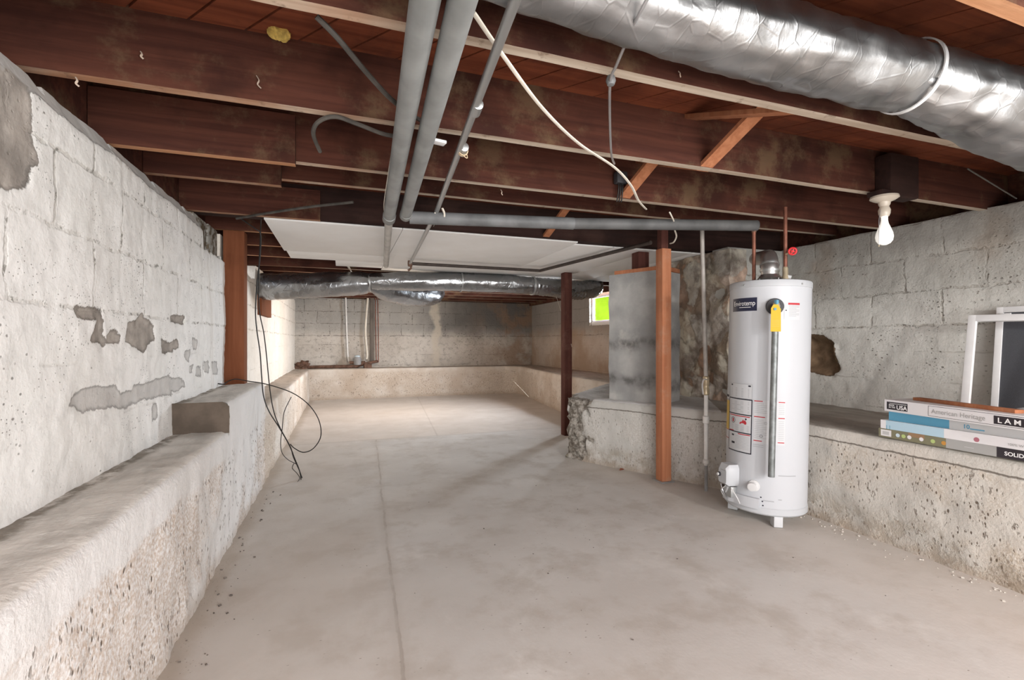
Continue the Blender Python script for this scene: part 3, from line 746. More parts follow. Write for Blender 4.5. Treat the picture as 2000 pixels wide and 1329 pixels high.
# white ceiling panels
ZP0, ZP1 = 2.076, 2.089
def panel(x0, x1, y0, y1, label):
    mb = MB(); mb.box(((x0+x1)/2, (y0+y1)/2, (ZP0+ZP1)/2), (x1-x0-.004, y1-y0-.003, ZP1-ZP0), 'panel', bev=.0015)
    single(mb, 'ceiling_board', label, 'ceiling board', ((x0+x1)/2, y0, ZP0), 'white ceiling boards')
panel(-.53, .449, 3.84, 5.12, 'wide white ceiling board at the left end, pierced by nothing, slanting edge')
panel(-.51, .449, 5.122, 5.55, 'narrow white ceiling board behind the leftmost wide board')
panel(-.07, .449, 5.552, 5.95, 'small white ceiling offcut just before the foil duct at left')
panel(.449, 1.98, 3.84, 6.12, 'large white ceiling board crossed by the dark thin pipe')
for i, (a, b) in enumerate(((1.98, 2.40), (2.40, 2.84), (2.84, 3.30), (3.30, 4.2))):
    panel(a, b, 3.935, 6.2, ['first narrow white ceiling plank right of the large board', 'second narrow white ceiling plank right of the large board', 'white ceiling plank over the parged chimney', 'white ceiling plank over the rubble stone wall'][i])

# ------------------------------------------------------------------ posts
def post(c, size, z0, z1, m, label, name='wooden_post'):
    mb = MB(); mb.box((c[0], c[1], (z0+z1)/2), (size[0], size[1], z1-z0), m, bev=.006)
    return single(mb, name, label, 'post', (c[0], c[1], z0))
post((-.829, 4.50), (.152, .14), .845, 2.10, 'post_brown', 'thick brown post standing on the whitewashed ledge at left')
post((2.71, 5.58), (.105, .11), 0, 2.076, 'post_dark', 'dark red post with cobwebs left of the broken ledge corner')
pr = thing('wooden_post', 'orange wooden post standing on the floor before the parged chimney', 'post', (2.60, 3.46, 0))
mb = MB(); mb.box((2.60, 3.46, 1.0), (.092, .09, 1.98), 'post_orange', bev=.005); mb.build('shaft', pr)
mb = MB(); mb.box((2.61, 3.485, 2.14), (.07, .06, .3), 'post_dark', bev=.003); mb.build('upper_stub', pr, label='dark narrow stub above the orange post')
mb = MB(); mb.box((2.60, 3.46, .006), (.13, .13, .012), 'galv', bev=.003); mb.build('foot_plate', pr)
# left wall wood blocking beneath the duct
mb = MB(); mb.box((-.905, 6.65, 1.63), (.05, .8, .24), 'post_brown', bev=.004)
single(mb, 'wood_block', 'brown wood block set in the pale wall under the left end of the foil duct', 'block', (-.905, 6.65, 1.51))

# chimney block on the ledge
f1, f2 = Vector((2.487, 4.16)), Vector((2.715, 3.665)); bd = Vector((.908, .418))*.38
poly = [f1, f2, f2+bd, f1+bd]
ch = thing('chimney', 'grey parged square chimney standing on the concrete ledge', 'chimney', (2.75, 4.0, .63))
rows = []; seq = []
for a, b in zip(poly, poly[1:]+poly[:1]):
    n = 14
    seq += [a.lerp(b, i/n) for i in range(n)]
cen = sum(poly, Vector((0, 0)))/4
mb = MB(); vs, fs = [], []; nz = 34; ns = len(seq)
for k in range(nz+1):
    z = lerp(.625, 1.85, k/nz)
    for p in seq:
        d = (p-cen).normalized()*(.008*frac((p.x, p.y, z), 4, 4)); vs.append((p.x+d.x, p.y+d.y, z))
for k in range(nz):
    for i in range(ns): fs.append((k*ns+i, k*ns+(i+1) % ns, (k+1)*ns+(i+1) % ns, (k+1)*ns+i))
fs.append(tuple(nz*ns+i for i in range(ns)))
mb.add(vs, fs, 'chimney'); mb.build('stack', ch, angle=60)
mb = MB(); ax = (f2-f1).normalized()
mb.prism([f1+ax*.06, f2+ax*.02, f2+ax*.02+bd*.9, f1+ax*.06+bd*.9], 1.85, 1.885, 'post_orange'); mb.build('wood_cap', ch, label='thin reddish wood strip')
p = ond(1249, 516, 4.72)
post((p.x+.03, p.y+.03), (.12, .12), 1.885, 2.076, 'post_dark', 'short dark post stub on top of the chimney', 'post_stub')

# ------------------------------------------------------------------ ducts
def duct(mb, pts, radii, m, n=40, rings=10, wr=.012, k=10, seed=0, ridge=0):
    P = smooth(pts, k); L = len(P); R = []
    for i in range(L):
        t = i/(L-1)*(len(radii)-1); a = int(min(t, len(radii)-2)); R.append(lerp(radii[a], radii[a+1], t-a))
    vs, fs = [], []; up = None; s = 0
    for i, p in enumerate(P):
        t = (P[min(i+1, L-1)]-P[max(i-1, 0)]).normalized()
        if i: s += (P[i]-P[i-1]).length
        if up is None: up = Vector((0, 0, 1))
        a = t.cross(up).normalized(); up = a.cross(t).normalized()
        for j in range(n):
            q = 2*PI*j/n; d = math.cos(q)*a+math.sin(q)*up
            w = wr*frac((s*2.2+seed, d.y*1.1, d.z*1.1), 2.0, 3) + wr*.45*mn.noise(Vector((s*16+seed, q*1.3+math.sin(s*9), 3)))
            if ridge: w += ridge*math.sin(s*2*PI/.055)
            vs.append(p+d*(R[i]+w))
    for i in range(L-1):
        for j in range(n): fs.append((i*n+j, i*n+(j+1) % n, (i+1)*n+(j+1) % n, (i+1)*n+j))
    fs += [tuple(range(n-1, -1, -1)), tuple((L-1)*n+j for j in range(n))]
    return mb.add(vs, fs, m)
def hoop(mb, c, t, r, m, w=.02, th=.004, a0=0, a1=2*PI, n=40):
    t = Vector(t).normalized(); a = t.cross(Vector((0, 0, 1))).normalized(); b = a.cross(t)
    vs, fs = [], []
    for i in range(n+1):
        q = lerp(a0, a1, i/n); d = math.cos(q)*a+math.sin(q)*b
        for rr in (r, r+th):
            for ww in (-w/2, w/2): vs.append(Vector(c)+d*rr+t*ww)
    for i in range(n):
        k = i*4; fs += [(k, k+1, k+5, k+4), (k+2, k+6, k+7, k+3), (k, k+4, k+6, k+2), (k+1, k+3, k+7, k+5)]
    return mb.add(vs, fs, m)

dt = thing('foil_duct', 'big silver insulated duct slung below the near joists', 'duct', (1.3, 1.1, 2.05))
mb = MB(); A = [(-.25, 1.12, 2.21), (.3, 1.15, 2.19), (.85, 1.17, 2.165), (1.3, 1.175, 2.155), (1.7, 1.17, 2.15), (1.93, 1.155, 2.148)]
duct(mb, A, [.112, .114, .116, .116, .117, .112], 'foil', 48, wr=.010, k=22, seed=3); mb.build('straight_run', dt, angle=70)
mb = MB(); B = [(1.90, 1.155, 2.148), (2.05, 1.135, 2.125), (2.25, 1.11, 2.085), (2.5, 1.09, 2.045), (2.8, 1.07, 2.01), (3.2, 1.02, 1.99), (3.9, .9, 1.98)]
duct(mb, B, [.098, .122, .136, .146, .150, .150, .150], 'foil', 48, wr=.014, k=16, seed=9); mb.build('elbow_run', dt, angle=70)
mb = MB(); hoop(mb, (1.915, 1.155, 2.148), (1, -.06, -.05), .119, 'white_plastic', .014, .005); mb.build('strap', dt, label='white hanging strap')
# long foil duct across the far bay
fd = thing('foil_duct', 'long silver duct running across the room under the far joists', 'duct', (1.2, 6.1, 1.75))
pp = [(-.90, 6.32, 1.845), (-.5, 6.27, 1.86), (.19, 6.15, 1.905), (.33, 6.13, 1.905)]
mb = MB(); duct(mb, pp, [.156, .156, .142, .10], 'foil_far', 40, wr=.010, k=20, seed=1); mb.build('thick_run', fd, angle=70)
pp = [(.30, 6.12, 1.93), (.8, 6.06, 1.945), (1.43, 6.02, 1.958), (2.1, 6.0, 1.955), (2.42, 6.0, 1.945)]
mb = MB(); duct(mb, pp, [.095, .118, .118, .118, .115], 'foil_far', 40, wr=.008, k=20, seed=5); mb.build('thin_run', fd, angle=70)
pp = [(2.40, 6.0, 1.945), (2.86, 6.03, 1.925), (3.2, 6.1, 1.92), (3.5, 6.3, 1.99), (3.6, 6.42, 2.08)]
mb = MB(); duct(mb, pp, [.110, .132, .132, .13, .12], 'foil_far', 40, wr=.010, k=22, seed=8, ridge=.004); mb.build('ribbed_run', fd, angle=70)
mb = MB(); hoop(mb, (.315, 6.125, 1.915), (1, -.1, .06), .108, 'galv', .03, .004); mb.build('tie_band', fd)
mb = MB(); hoop(mb, (2.41, 6.0, 1.945), (1, 0, -.02), .121, 'galv', .03, .005); mb.build('clamp_ring', fd)
mb = MB(); hoop(mb, (1.43, 6.02, 1.958), (1, 0, 0), .122, 'galv', .016, .004); mb.build('clamp_ring', fd)
mb = MB(); duct(mb, [(.33, 6.16, 1.90), (.55, 6.3, 1.845), (.85, 6.5, 1.825), (1.15, 6.75, 1.845), (1.3, 7.1, 1.93), (1.35, 7.5, 2.0)], [.075, .135, .15, .15, .14, .12], 'foil_far', 40, wr=.012, k=14, seed=4)
single(mb, 'branch_duct', 'sagging silver duct belly hanging behind the long duct', 'duct', (.8, 6.5, 1.7), angle=70)
mb = MB(); pts = [onz(672, 508, 2.085), ond(684, 527, 6.0), ond(694, 541, 5.83), ond(706, 551, 5.78)]
q = [(p.x, p.y, p.z) for p in pts]; mb.tube(smooth(q, 4), .014, 'white_cable', 6, flatten=.2)
single(mb, 'duct_strap', 'white hanging strap over the left half of the long duct', 'strap', q[0])

# ------------------------------------------------------------------ overhead pipes
def pl(*pts): return [Vector(p) for p in pts]
zp = 2.0
lp_ = [onz(840, -60, zp+.005), onz(760, 425, zp)]
dp = thing('drain_pipe', 'left of two big grey overhead pipes, narrowing toward the white panels', 'pipe', lp_[0])
dirv = (lp_[1]-lp_[0]).normalized(); start = lp_[0]-dirv*1.0
mb = MB(); mb.tube([start, lp_[1]], .0365, 'pvc_grey', 24); mb.build('wide_section', dp)
mb = MB(); c = lp_[1]; mb.tube([c-dirv*.06, c-dirv*.058, c+dirv*.05, c+dirv*.07], [.0365, .041, .041, .028], 'pvc_grey', 24); mb.build('coupling', dp)
e = onz(754, 519, zp+.01); mb = MB(); mb.tube([c+dirv*.03, e, e+Vector((0, .02, .03)), e+Vector((0, .025, .07))], .027, 'pipe_pale', 20); mb.build('narrow_section', dp)
rp = [onz(919, -60, zp+.005), onz(793, 418, zp-.002)]
d2 = (rp[1]-rp[0]).normalized()
dp2 = thing('drain_pipe', 'right of two big grey overhead pipes, ending at the cross pipe', 'pipe', rp[0])
mb = MB(); mb.tube([rp[0]-d2*1.0, rp[1]], .035, 'pvc_grey', 24); mb.build('shaft', dp2)
mb = MB(); mb.tube([rp[1]-d2*.02, rp[1]-d2*.018, rp[1]+d2*.05, rp[1]+d2*.075, rp[1]+d2*.08], [.035, .0375, .0375, .031, .0], 'pvc_grey', 24, caps=False); mb.build('end_cap', dp2)
mb = MB(); k = onz(858, 278, zp); mb.box(k, (.05, .035, .012), 'white_plastic', Matrix.Rotation(.2, 3, 'Z'), .005); mb.build('pipe_hook', dp2, label='white plastic pipe hook')
# galvanised thin pipe and its dark continuation
zg = 2.03
g = [onz(1032, -70, zg), onz(852, 415, zg), onz(801, 515, zg)]; dg_ = (g[1]-g[0]).normalized()
gp = thing('water_pipe', 'thin galvanised pipe with couplings, right of the two big grey pipes', 'pipe', g[0])
mb = MB(); mb.tube([g[0]-dg_*1, g[1], g[2]], .0145, 'galv', 14); mb.build('shaft', gp)
for (u, v) in ((931, 212), (905, 293)):
    p = onz(u, v, zg); mb = MB(); mb.tube([p-dg_*.035, p-dg_*.033, p+dg_*.033, p+dg_*.035], [.015, .019, .019, .015], 'galv', 14); mb.build('coupling', gp)
mb = MB(); mb.lathe([(0, -.03), (.024, -.03), (.026, .0), (.024, .03), (0, .03)], 'rust', g[2], 14)
mb.tube([g[2]+Vector((0, 0, 0)), g[2]+Vector((.01, 0, -.05)), g[2]+Vector((-.02, .01, -.075))], .012, 'rust', 10); mb.build('elbow', gp)
db = [g[2], onz(1055, 529, zg), onz(1240, 482, zg)]
mb = MB(); mb.tube([db[0], db[1]-Vector((.05, 0, 0)), db[1], db[1]+(db[2]-db[1]).normalized()*.05, db[2], db[2]+(db[2]-db[1])*.12], .017, 'iron_dark', 14)
single(mb, 'iron_pipe', 'dark thin iron pipe bent across the white ceiling panels', 'pipe', db[0])
# twine knot and torn tape on the thin pipe
mb = MB(); p = onz(904, 294, zg)
for i in range(3): hoop(mb, p+dg_*(.006*i-.006), dg_+Vector((.25*(i-1), 0, 0)), .0205, 'twine', .005, .003)
mb.tube(smooth([p+Vector((0, 0, -.02)), p+Vector((.02, 0, -.03)), p+Vector((.012, .01, .02)), p+Vector((.01, 0, .05))], 5), .002, 'twine', 5)
single(mb, 'twine_tie', 'tan twine knotted around the thin galvanised pipe', 'twine', p)
mb = MB(); p = onz(852, 412, zg)
for a, b in (((0, 0, 0), (-.03, .05, -.06)), ((.01, .03, 0), (-.005, .07, -.085)), ((.03, -.04, .01), (.05, .0, -.045))):
    q0, q1 = p+Vector(a), p+Vector(b); mb.tube(smooth([q0, (q0+q1)/2+Vector((.008, 0, 0)), q1], 4), [.008]*4+[.006]*3+[.002]*2, 'white_cable', 6, flatten=.35)
single(mb, 'torn_tape', 'torn pale tape strips hanging from the thin pipe', 'tape', p)
# long cross pipe
c0, c1 = onz(800, 425, 1.99), onz(1120, 437, 2.0); c2 = onz(1478, 441, 2.02)
xp = thing('cross_pipe', 'long dusty grey pipe crossing under the joists toward the heater', 'pipe', c0)
mb = MB(); mb.tube([c0, c1], .0405, 'pvc_cross', 24); mb.build('near_section', xp)
mb = MB(); mb.tube([c1-(c1-c0).normalized()*.03, c2], .0375, 'pvc_dark', 24); mb.build('far_section', xp, label='darker dusty section')

# ------------------------------------------------------------------ overhead cables
def cable(pts, r, m, name, label, n=8, k=8, flatten=1, cat='cable', group=None):
    mb = MB(); q = smooth(pts, k); mb.tube(q, r, m, n, flatten=flatten); return single(mb, name, label, cat, pts[0], group)
zc = 2.075
cable([onz(925, 25, zc), onz(985, 112, 2.065), onz(1060, 212, 2.05), onz(1130, 280, 2.05), onz(1200, 327, 2.06), onz(1232, 362, 2.05), onz(1247, 392, 2.05), onz(1262, 409, 2.08)], .0075, 'white_cable', 'flat_cable', 'cream flat cable slung diagonally below the joists', flatten=.55)
cable([ony(1274, -20, 1.03), ony(1240, 45, 1.12), onz(1205, 125, 2.075), onz(1192, 160, 2.07), onz(1191, 230, 2.085), onz(1194, 300, 2.06), onz(1200, 320, 2.07)], .005, 'steel_wire', 'steel_wire', 'shiny grey wire dropping from the big duct past two joists', cat='wire')
mb = MB(); p = onz(1193, 158, 2.075); mb.lathe([(.0, .015), (.013, .015), (.017, .0), (.012, -.014), (0, -.016)], 'pvc_cross', p, 16)
single(mb, 'wire_bushing', 'small grey bushing on the whitish joist edge holding the shiny wire', 'bushing', p)
cable([onz(822, -30, 2.03), onz(790, 140, 2.03), onz(771, 260, 2.025), onz(760, 330, 2.02), onz(750, 400, 2.02), onz(753, 425, 2.01)], .0028, 'white_cable', 'thin_wire', 'thin pale wire along the left side of the left grey pipe', cat='wire')
cable([onz(618, 32, 2.12), onz(660, 75, 2.09), onz(710, 135, 2.06), onz(760, 190, 2.05), onz(800, 222, 2.065), onz(830, 240, 2.08)], .0085, 'grey_cable', 'old_cable', 'old dark cable slanting from the near joist to the grey pipes')
cable([onz(625, 296, 2.02), onz(612, 262, 2.035), onz(622, 238, 2.06), onz(655, 228, 2.075), onz(700, 243, 2.07), onz(750, 262, 2.055), onz(790, 268, 2.055)], .0085, 'grey_cable', 'old_cable', 'old dark cable with a drooping cut end left of the grey pipes')
cable([onz(462, 427, 2.07), onz(520, 417, 2.07), onz(600, 405, 2.08), onz(690, 395, 2.10)], .009, 'grey_cable', 'old_cable', 'dark cable bundle stretched from the left post top toward the grey pipes')
bx = thing('junction_box', 'black cable box with three wires on the blotchy joist', 'box', ony(1203, 352, 2.56))
p = ony(1212, 348, 2.565); mb = MB(); mb.box(p, (.075, .05, .075), 'dark_plastic', bev=.012); mb.build('body', bx)
for i in range(3):
    mb = MB(); q = p+Vector((-.02+i*.014, -.01, -.03)); mb.tube(smooth([q, q+Vector((0, 0, -.05)), q+Vector((.002*i, .02, -.115))], 5), .0045, 'black_cable', 8); mb.build('wire', bx)
cable([onz(1308, 415, 2.05), onz(1313, 425, 2.03), onz(1316, 432, 2.02)], .005, 'white_cable', 'cable_end', 'white cable stub just above the cross pipe', cat='cable')
cable([ond(1318, 450, 3.6), ond(1321, 462, 3.7), ond(1316, 473, 3.8), ond(1309, 476, 3.95)], .006, 'white_cable', 'cable_end', 'curled white cable end at the top of the orange post', cat='cable')
cable([ond(1890, 330, 2.3), ond(1985, 388, 2.75)], .0035, 'grey_cable', 'thin_wire', 'thin dark wire running down to the top of the right wall', cat='wire')

# yellow wad and lint on the joists
mb = MB(); bm = bmesh.new(); bmesh.ops.create_icosphere(bm, subdivisions=3, radius=1); p = ony(548, 64, 1.955)
for v in bm.verts: v.co = Vector((v.co.x*.040, v.co.y*.022, v.co.z*.036*(1 if v.co.z > 0 else .8)))*(1+.35*frac(v.co, 1.6, 3)) + p
mb.add([v.co.copy() for v in bm.verts], [[v.index for v in f.verts] for f in bm.faces], 'wad'); bm.free()
single(mb, 'insulation_wad', 'yellow tuft of insulation on the near joist at upper left', 'insulation', p)
for (u, v, y, s_) in ((501, 160, 1.985, .045), (978, 376, 2.59, .03), (1325, 145, 1.36, .02), (148, 160, 1.985, .03), (275, 108, 1.985, .025)):
    p = ony(u, v, y); mb = MB()
    mb.tube(smooth([p+Vector((0, 0, s_*.5)), p+Vector((s_*.2, -.004, .1*s_)), p+Vector((s_*.1, -.006, -.25*s_)), p+Vector((s_*.35, -.003, -.5*s_))], 4), .0035, 'fiber', 6, flatten=.5)
    lab = {501: 'pale lint shred on the dark joist above the left wall', 978: 'pale lint shred under the blotchy joist right of the pipes', 1325: 'pale lint shred on the joist just under the big duct', 148: 'pale lint shred on the dark joist near the wall top', 275: 'pale splinter on the dark joist over the left wall'}[u]
    single(mb, 'lint_shred', lab, 'lint', p, 'lint shreds on the joists')

# lamp: box, porcelain holder, bulb
lm = thing('bare_bulb_lamp', 'bare white bulb in a porcelain holder under a dark box', 'lamp', (3.0, 1.935, 1.83))
LK = 1.2; L0 = Vector((3.0, 1.935, 2.05-.168*LK))
def sc_(pr): return [(r*LK, z*LK) for r, z in pr]
mb = MB(); mb.box((3.125, 1.945, 2.175), (.25, .092, .25), 'girder', bev=.012); mb.box((2.995, 1.945, 2.065), (.13, .09, .03), 'girder', bev=.006); mb.build('mount_box', lm)
mb = MB(); mb.lathe(sc_([(0, .168), (.058, .168), (.06, .158), (.045, .148), (.026, .14), (.024, .128), (.019, .118), (.026, .10), (.024, .082), (.019, .07), (.0, .07)]), 'porcelain', L0, 24); mb.build('lamp_holder', lm)
mb = MB(); mb.lathe(sc_([(.0, .075), (.0145, .075), (.0145, .05), (.017, .035), (.026, .012), (.0345, -.012), (.037, -.03), (.034, -.048), (.024, -.062), (.010, -.069), (0, -.070)]), 'bulb', L0, 28); mb.build('bulb_glass', lm)
mb = MB(); p = L0+Vector((-.046, .0, .0)); mb.tube([p+Vector((.012, 0, .12)), p+Vector((0, 0, .06)), p+Vector((0, 0, -.085))], .0018, 'steel_wire', 6); mb.lathe([(0, -.008), (.004, 0), (0, .008)], 'brass', p+Vector((0, 0, -.09)), 8); mb.build('pull_chain', lm)

# ------------------------------------------------------------------ water heater
TC = Vector((2.745, 2.548, 0)); TR = .25; ZB, ZT = .085, 1.60
Fv = Vector((-TC.x, -TC.y, 0)).normalized(); Rv = Vector((-Fv.y, Fv.x, 0)) * 1
if Rv.dot(Vector((CT, -ST, 0))) < 0: Rv = -Rv
wh = thing('water_heater', 'tall white cylindrical water heater standing on short feet', 'water heater', tuple(TC))
tilt = Matrix.Rotation(math.radians(1.3), 4, Vector((ST, CT, 0)))
TM = Matrix.Translation(TC) @ tilt; TMi = TM.inverted()
def cyl(dl, z, r=TR): return TC + r*(math.cos(dl)*Fv+math.sin(dl)*Rv) + Vector((0, 0, z))
def hit(u, v, r=TR):
    o = TMi @ CAMP; d = (TMi.to_3x3() @ ray(u, v))
    a = d.x**2+d.y**2; b = 2*(o.x*d.x+o.y*d.y); c = o.x**2+o.y**2-r*r; D = b*b-4*a*c
    t = (-b-math.sqrt(max(D, 0)))/(2*a); p = o+d*t
    return math.atan2(p.dot(Rv), p.dot(Fv)), p.z
def cpatch(mb, d0, d1, z0, z1, r, m, n=None):
    n = n or max(2, int(abs(d1-d0)/.07)); vs = []
    for i in range(n+1):
        q = lerp(d0, d1, i/n); vs += [cyl(q, z0, r), cyl(q, z1, r)]
    mb.add(vs, [(2*i, 2*i+2, 2*i+3, 2*i+1) for i in range(n)], m)
def quad(u0, v0, u1, v1):
    a0, z1 = hit(u0, v0); a1, z1b = hit(u1, v0); _, z0 = hit(u0, v1); _, z0b = hit(u1, v1)
    return a0, a1, (z0+z0b)/2, (z1+z1b)/2
tl = Vector((0, 0, 0))
mb = MB(); mb.lathe([(0, ZB+.01), (TR-.004, ZB+.01), (TR, ZB+.05), (TR, ZT-.025), (0, ZT-.02)], 'enamel', TC, 72); mb.build('tank_body', wh)
mb = MB(); mb.lathe([(0, ZT), (TR-.012, ZT), (TR-.001, ZT-.004), (TR+.003, ZT-.012), (TR+.003, ZT-.045), (TR, ZT-.047)], 'enamel_trim', TC, 72); mb.build('top_rim', wh)
mb = MB(); mb.lathe([(0, ZB-.01), (TR-.006, ZB-.01), (TR+.004, ZB), (TR+.004, ZB+.035), (TR, ZB+.04)], 'enamel_trim', TC, 72); mb.build('base_rim', wh)
for u, v in ((1454, 547), (1566, 552)):
    a, z = hit(u, v); c = cyl(a, ZT-.03, TR+.003); mb = MB(); mb.lathe([(.006, 0), (.005, .003), (0, .004)], 'galv', c, 10, c-TC-Vector((0, 0, ZT-.03))); mb.build('screw', wh)
for q in (.35, .35+2.1, .35+4.19):
    c = cyl(q, .04, TR-.05); mb = MB(); mb.box(c, (.065, .055, .075), 'paper', Matrix.Rotation(math.atan2(Fv.y, Fv.x)+q, 3, 'Z'), .006); mb.build('foot', wh)
# brand plate
a0, a1, z0, z1 = quad(1432.5, 583, 1479, 608.5)
mb = MB(); cpatch(mb, a0, a1, z0, z1, TR+.0012, 'navy', 8)
vs, fs = text_mesh('Envirotemp', 1); wx = max(v.x for v in vs); sc = (a1-a0)*TR*.86/wx
zc0 = lerp(z0, z1, .42)
mb.add([cyl(a0+(a1-a0)*.08+v.x*sc/TR, zc0+v.y*sc*1.25, TR+.0022) for v in vs], fs, 'white_ink')
cpatch(mb, lerp(a0, a1, .36), lerp(a0, a1, .80), lerp(z0, z1, .26), lerp(z0, z1, .30), TR+.0022, 'white_ink')
mb.build('brand_plate', wh, label='navy plate with white lettering', fix=False)
# warning label at right
a0, a1, z0, z1 = quad(1532, 592, 1562, 625)
mb = MB(); cpatch(mb, a0, a1, z0, z1, TR+.0012, 'paper')
cpatch(mb, lerp(a0, a1, .22), lerp(a0, a1, .98), lerp(z0, z1, .88), lerp(z0, z1, 1), TR+.002, 'ink_red')
for i in range(9): cpatch(mb, lerp(a0, a1, .27), lerp(a0, a1, .95-.2*(i % 3 == 2)), lerp(z0, z1, .80-.075*i), lerp(z0, z1, .825-.075*i), TR+.002, 'ink_grey', 3)
cpatch(mb, lerp(a0, a1, .06), lerp(a0, a1, .15), lerp(z0, z1, .52), lerp(z0, z1, .58), TR+.002, 'ink')
mb.build('warning_label', wh, fix=False)
# instruction sheet at lower left
a0, a1, z0, z1 = quad(1427, 749, 1470, 778)
mb = MB(); cpatch(mb, a0, a1, z0, z1, TR+.0012, 'paper')
for zz in (z0, z1-.003): cpatch(mb, a0, a1, zz, zz+.0025, TR+.0018, 'ink_grey')
for aa in (a0, a1-.008): cpatch(mb, aa, aa+.008, z0, z1, TR+.0018, 'ink_grey', 2)
for i in range(7): cpatch(mb, lerp(a0, a1, .12), lerp(a0, a1, .9), lerp(z0, z1, .66-.09*i), lerp(z0, z1, .685-.09*i), TR+.0018, 'ink_grey', 3)
for f_ in (.1, .86): cpatch(mb, lerp(a0, a1, f_), lerp(a0, a1, f_+.09), lerp(z0, z1, .82), lerp(z0, z1, .92), TR+.0018, 'ink', 2)
mb.build('rating_label', wh, fix=False)
a0, a1, z0, z1 = quad(1426, 779, 1470, 882)
mb = MB(); cpatch(mb, a0, a1, z0, z1, TR+.0012, 'paper'); r2 = TR+.002
bars = (0, .29, .635, 1)
for f_ in bars: cpatch(mb, a0, a1, lerp(z1, z0, f_)-.004, lerp(z1, z0, f_)+.003, r2, 'ink')
for aa, w_ in ((a0, .012), (a1-.024, .024)): cpatch(mb, aa, aa+w_, z0, z1, r2, 'ink', 2)
for f_, e_ in ((.325, .93), (.62, .3), (.665, .95)): cpatch(mb, lerp(a0, a1, .06 if f_ < .66 else .5), lerp(a0, a1, e_), lerp(z1, z0, f_)-.003, lerp(z1, z0, f_)+.003, r2, 'ink_red')
for i in range(10): cpatch(mb, lerp(a0, a1, .1), lerp(a0, a1, .9-.3*(i % 4 == 3)), lerp(z1, z0, .05+.022*i)-.001, lerp(z1, z0, .05+.022*i)+.001, r2, 'ink_grey', 3)
for i in range(6): cpatch(mb, lerp(a0, a1, .2), lerp(a0, a1, .9), lerp(z1, z0, .50+.021*i)-.001, lerp(z1, z0, .50+.021*i)+.001, r2, 'ink_grey', 3)
for i in range(9): cpatch(mb, lerp(a0, a1, .38), lerp(a0, a1, .92), lerp(z1, z0, .71+.028*i)-.001, lerp(z1, z0, .71+.028*i)+.001, r2, 'ink_grey', 3)
def disc(mb, a, z, ro, m, ri=0, n=20, r=None):
    r = r or r2; vs = []
    for i in range(n):
        q = 2*PI*i/n; vs += [cyl(a+ri*math.cos(q)/TR, z+ri*math.sin(q), r), cyl(a+ro*math.cos(q)/TR, z+ro*math.sin(q), r)]
    mb.add(vs, [(2*i, 2*i+1, (2*i+3) % (2*n), (2*i+2) % (2*n)) for i in range(n)], m)
zz = lerp(z1, z0, .42); aa = lerp(a0, a1, .26)
disc(mb, aa, zz, .020, 'ink', .017); cpatch(mb, aa-.028, aa+.028, zz-.012, zz+.012, r2, 'ink_red')
fl = [(-.3, -.018), (.3, -.018), (.34, -.006), (.22, .012), (.12, .004), (.05, .016), (-.06, .0), (-.2, -.004), (-.3, -.012)]; aa = lerp(a0, a1, .68)
mb.add([cyl(aa+x*.32, zz+y_, r2) for x, y_ in fl], [tuple(range(len(fl)))], 'ink_red'); disc(mb, aa+.09, zz+.018, .006, 'ink')
cpatch(mb, lerp(a0, a1, .2), lerp(a0, a1, .32), lerp(z1, z0, .72), lerp(z1, z0, .69), r2, 'ink', 2); cpatch(mb, lerp(a0, a1, .2), lerp(a0, a1, .36), lerp(z1, z0, .87), lerp(z1, z0, .83), r2, 'ink', 2)
mb.build('safety_label', wh, label='black framed label with red flame pictures', fix=False)
# yellow energy label on the left flank
a0, a1, z0, z1 = quad(1418.5, 778, 1426, 837); a0 -= .22
mb = MB(); cpatch(mb, a0, a1-.02, z0, z1, TR+.0012, 'yellow_pale'); cpatch(mb, a0, a1-.02, z1-.012, z1, TR+.0018, 'ink_grey')
for i in range(4): cpatch(mb, a0+.1, a1-.1, lerp(z1, z0, .2+.18*i), lerp(z1, z0, .22+.18*i), TR+.0018, 'ink_grey', 2)
cpatch(mb, a0, a1-.02, z0-.004, z0, TR+.0018, 'ink_red'); cpatch(mb, a0, a1-.02, z0-.11, z0-.004, TR+.0012, 'paper'); cpatch(mb, a0, a1-.02, z0-.062, z0-.057, TR+.0018, 'ink_red')
cpatch(mb, a0, a1-.02, z1, z1+.065, TR+.0012, 'paper'); cpatch(mb, a0+.1, a1-.06, z1+.012, z1+.028, TR+.0018, 'ink')
mb.build('energy_label', wh, fix=False)
# wide white notice behind the discharge pipe
a0, a1, z0, z1 = quad(1473, 783, 1534.5, 868)
mb = MB(); cpatch(mb, a0, a1, z0, z1, TR+.0010, 'paper')
for f_ in (.02, .385, .94):
    for s0, s1 in ((.01, .28 if f_ != .385 else .36), (.77, .98)): cpatch(mb, lerp(a0, a1, s0), lerp(a0, a1, s1), lerp(z1, z0, f_)-.004, lerp(z1, z0, f_)+.002, r2, 'ink_red')
for i in range(20):
    f_ = .08+.042*i
    if .33 < f_ < .45 or f_ > .9: continue
    for s0, s1 in ((.03, .42-.1*(i % 3 == 0)), (.78, .96)): cpatch(mb, lerp(a0, a1, s0), lerp(a0, a1, s1), lerp(z1, z0, f_)-.0012, lerp(z1, z0, f_)+.0012, r2, 'ink_grey', 3)
disc(mb, lerp(a0, a1, .39), lerp(z1, z0, .52), .008, 'ink_grey', .006); disc(mb, lerp(a0, a1, .25), lerp(z1, z0, .83), .009, 'ink', .007)
for i in range(2): cpatch(mb, a0, lerp(a0, a1, .33), z0-.012-.012*i, z0-.009-.012*i, r2, 'ink_grey')
mb.build('notice_label', wh, fix=False)
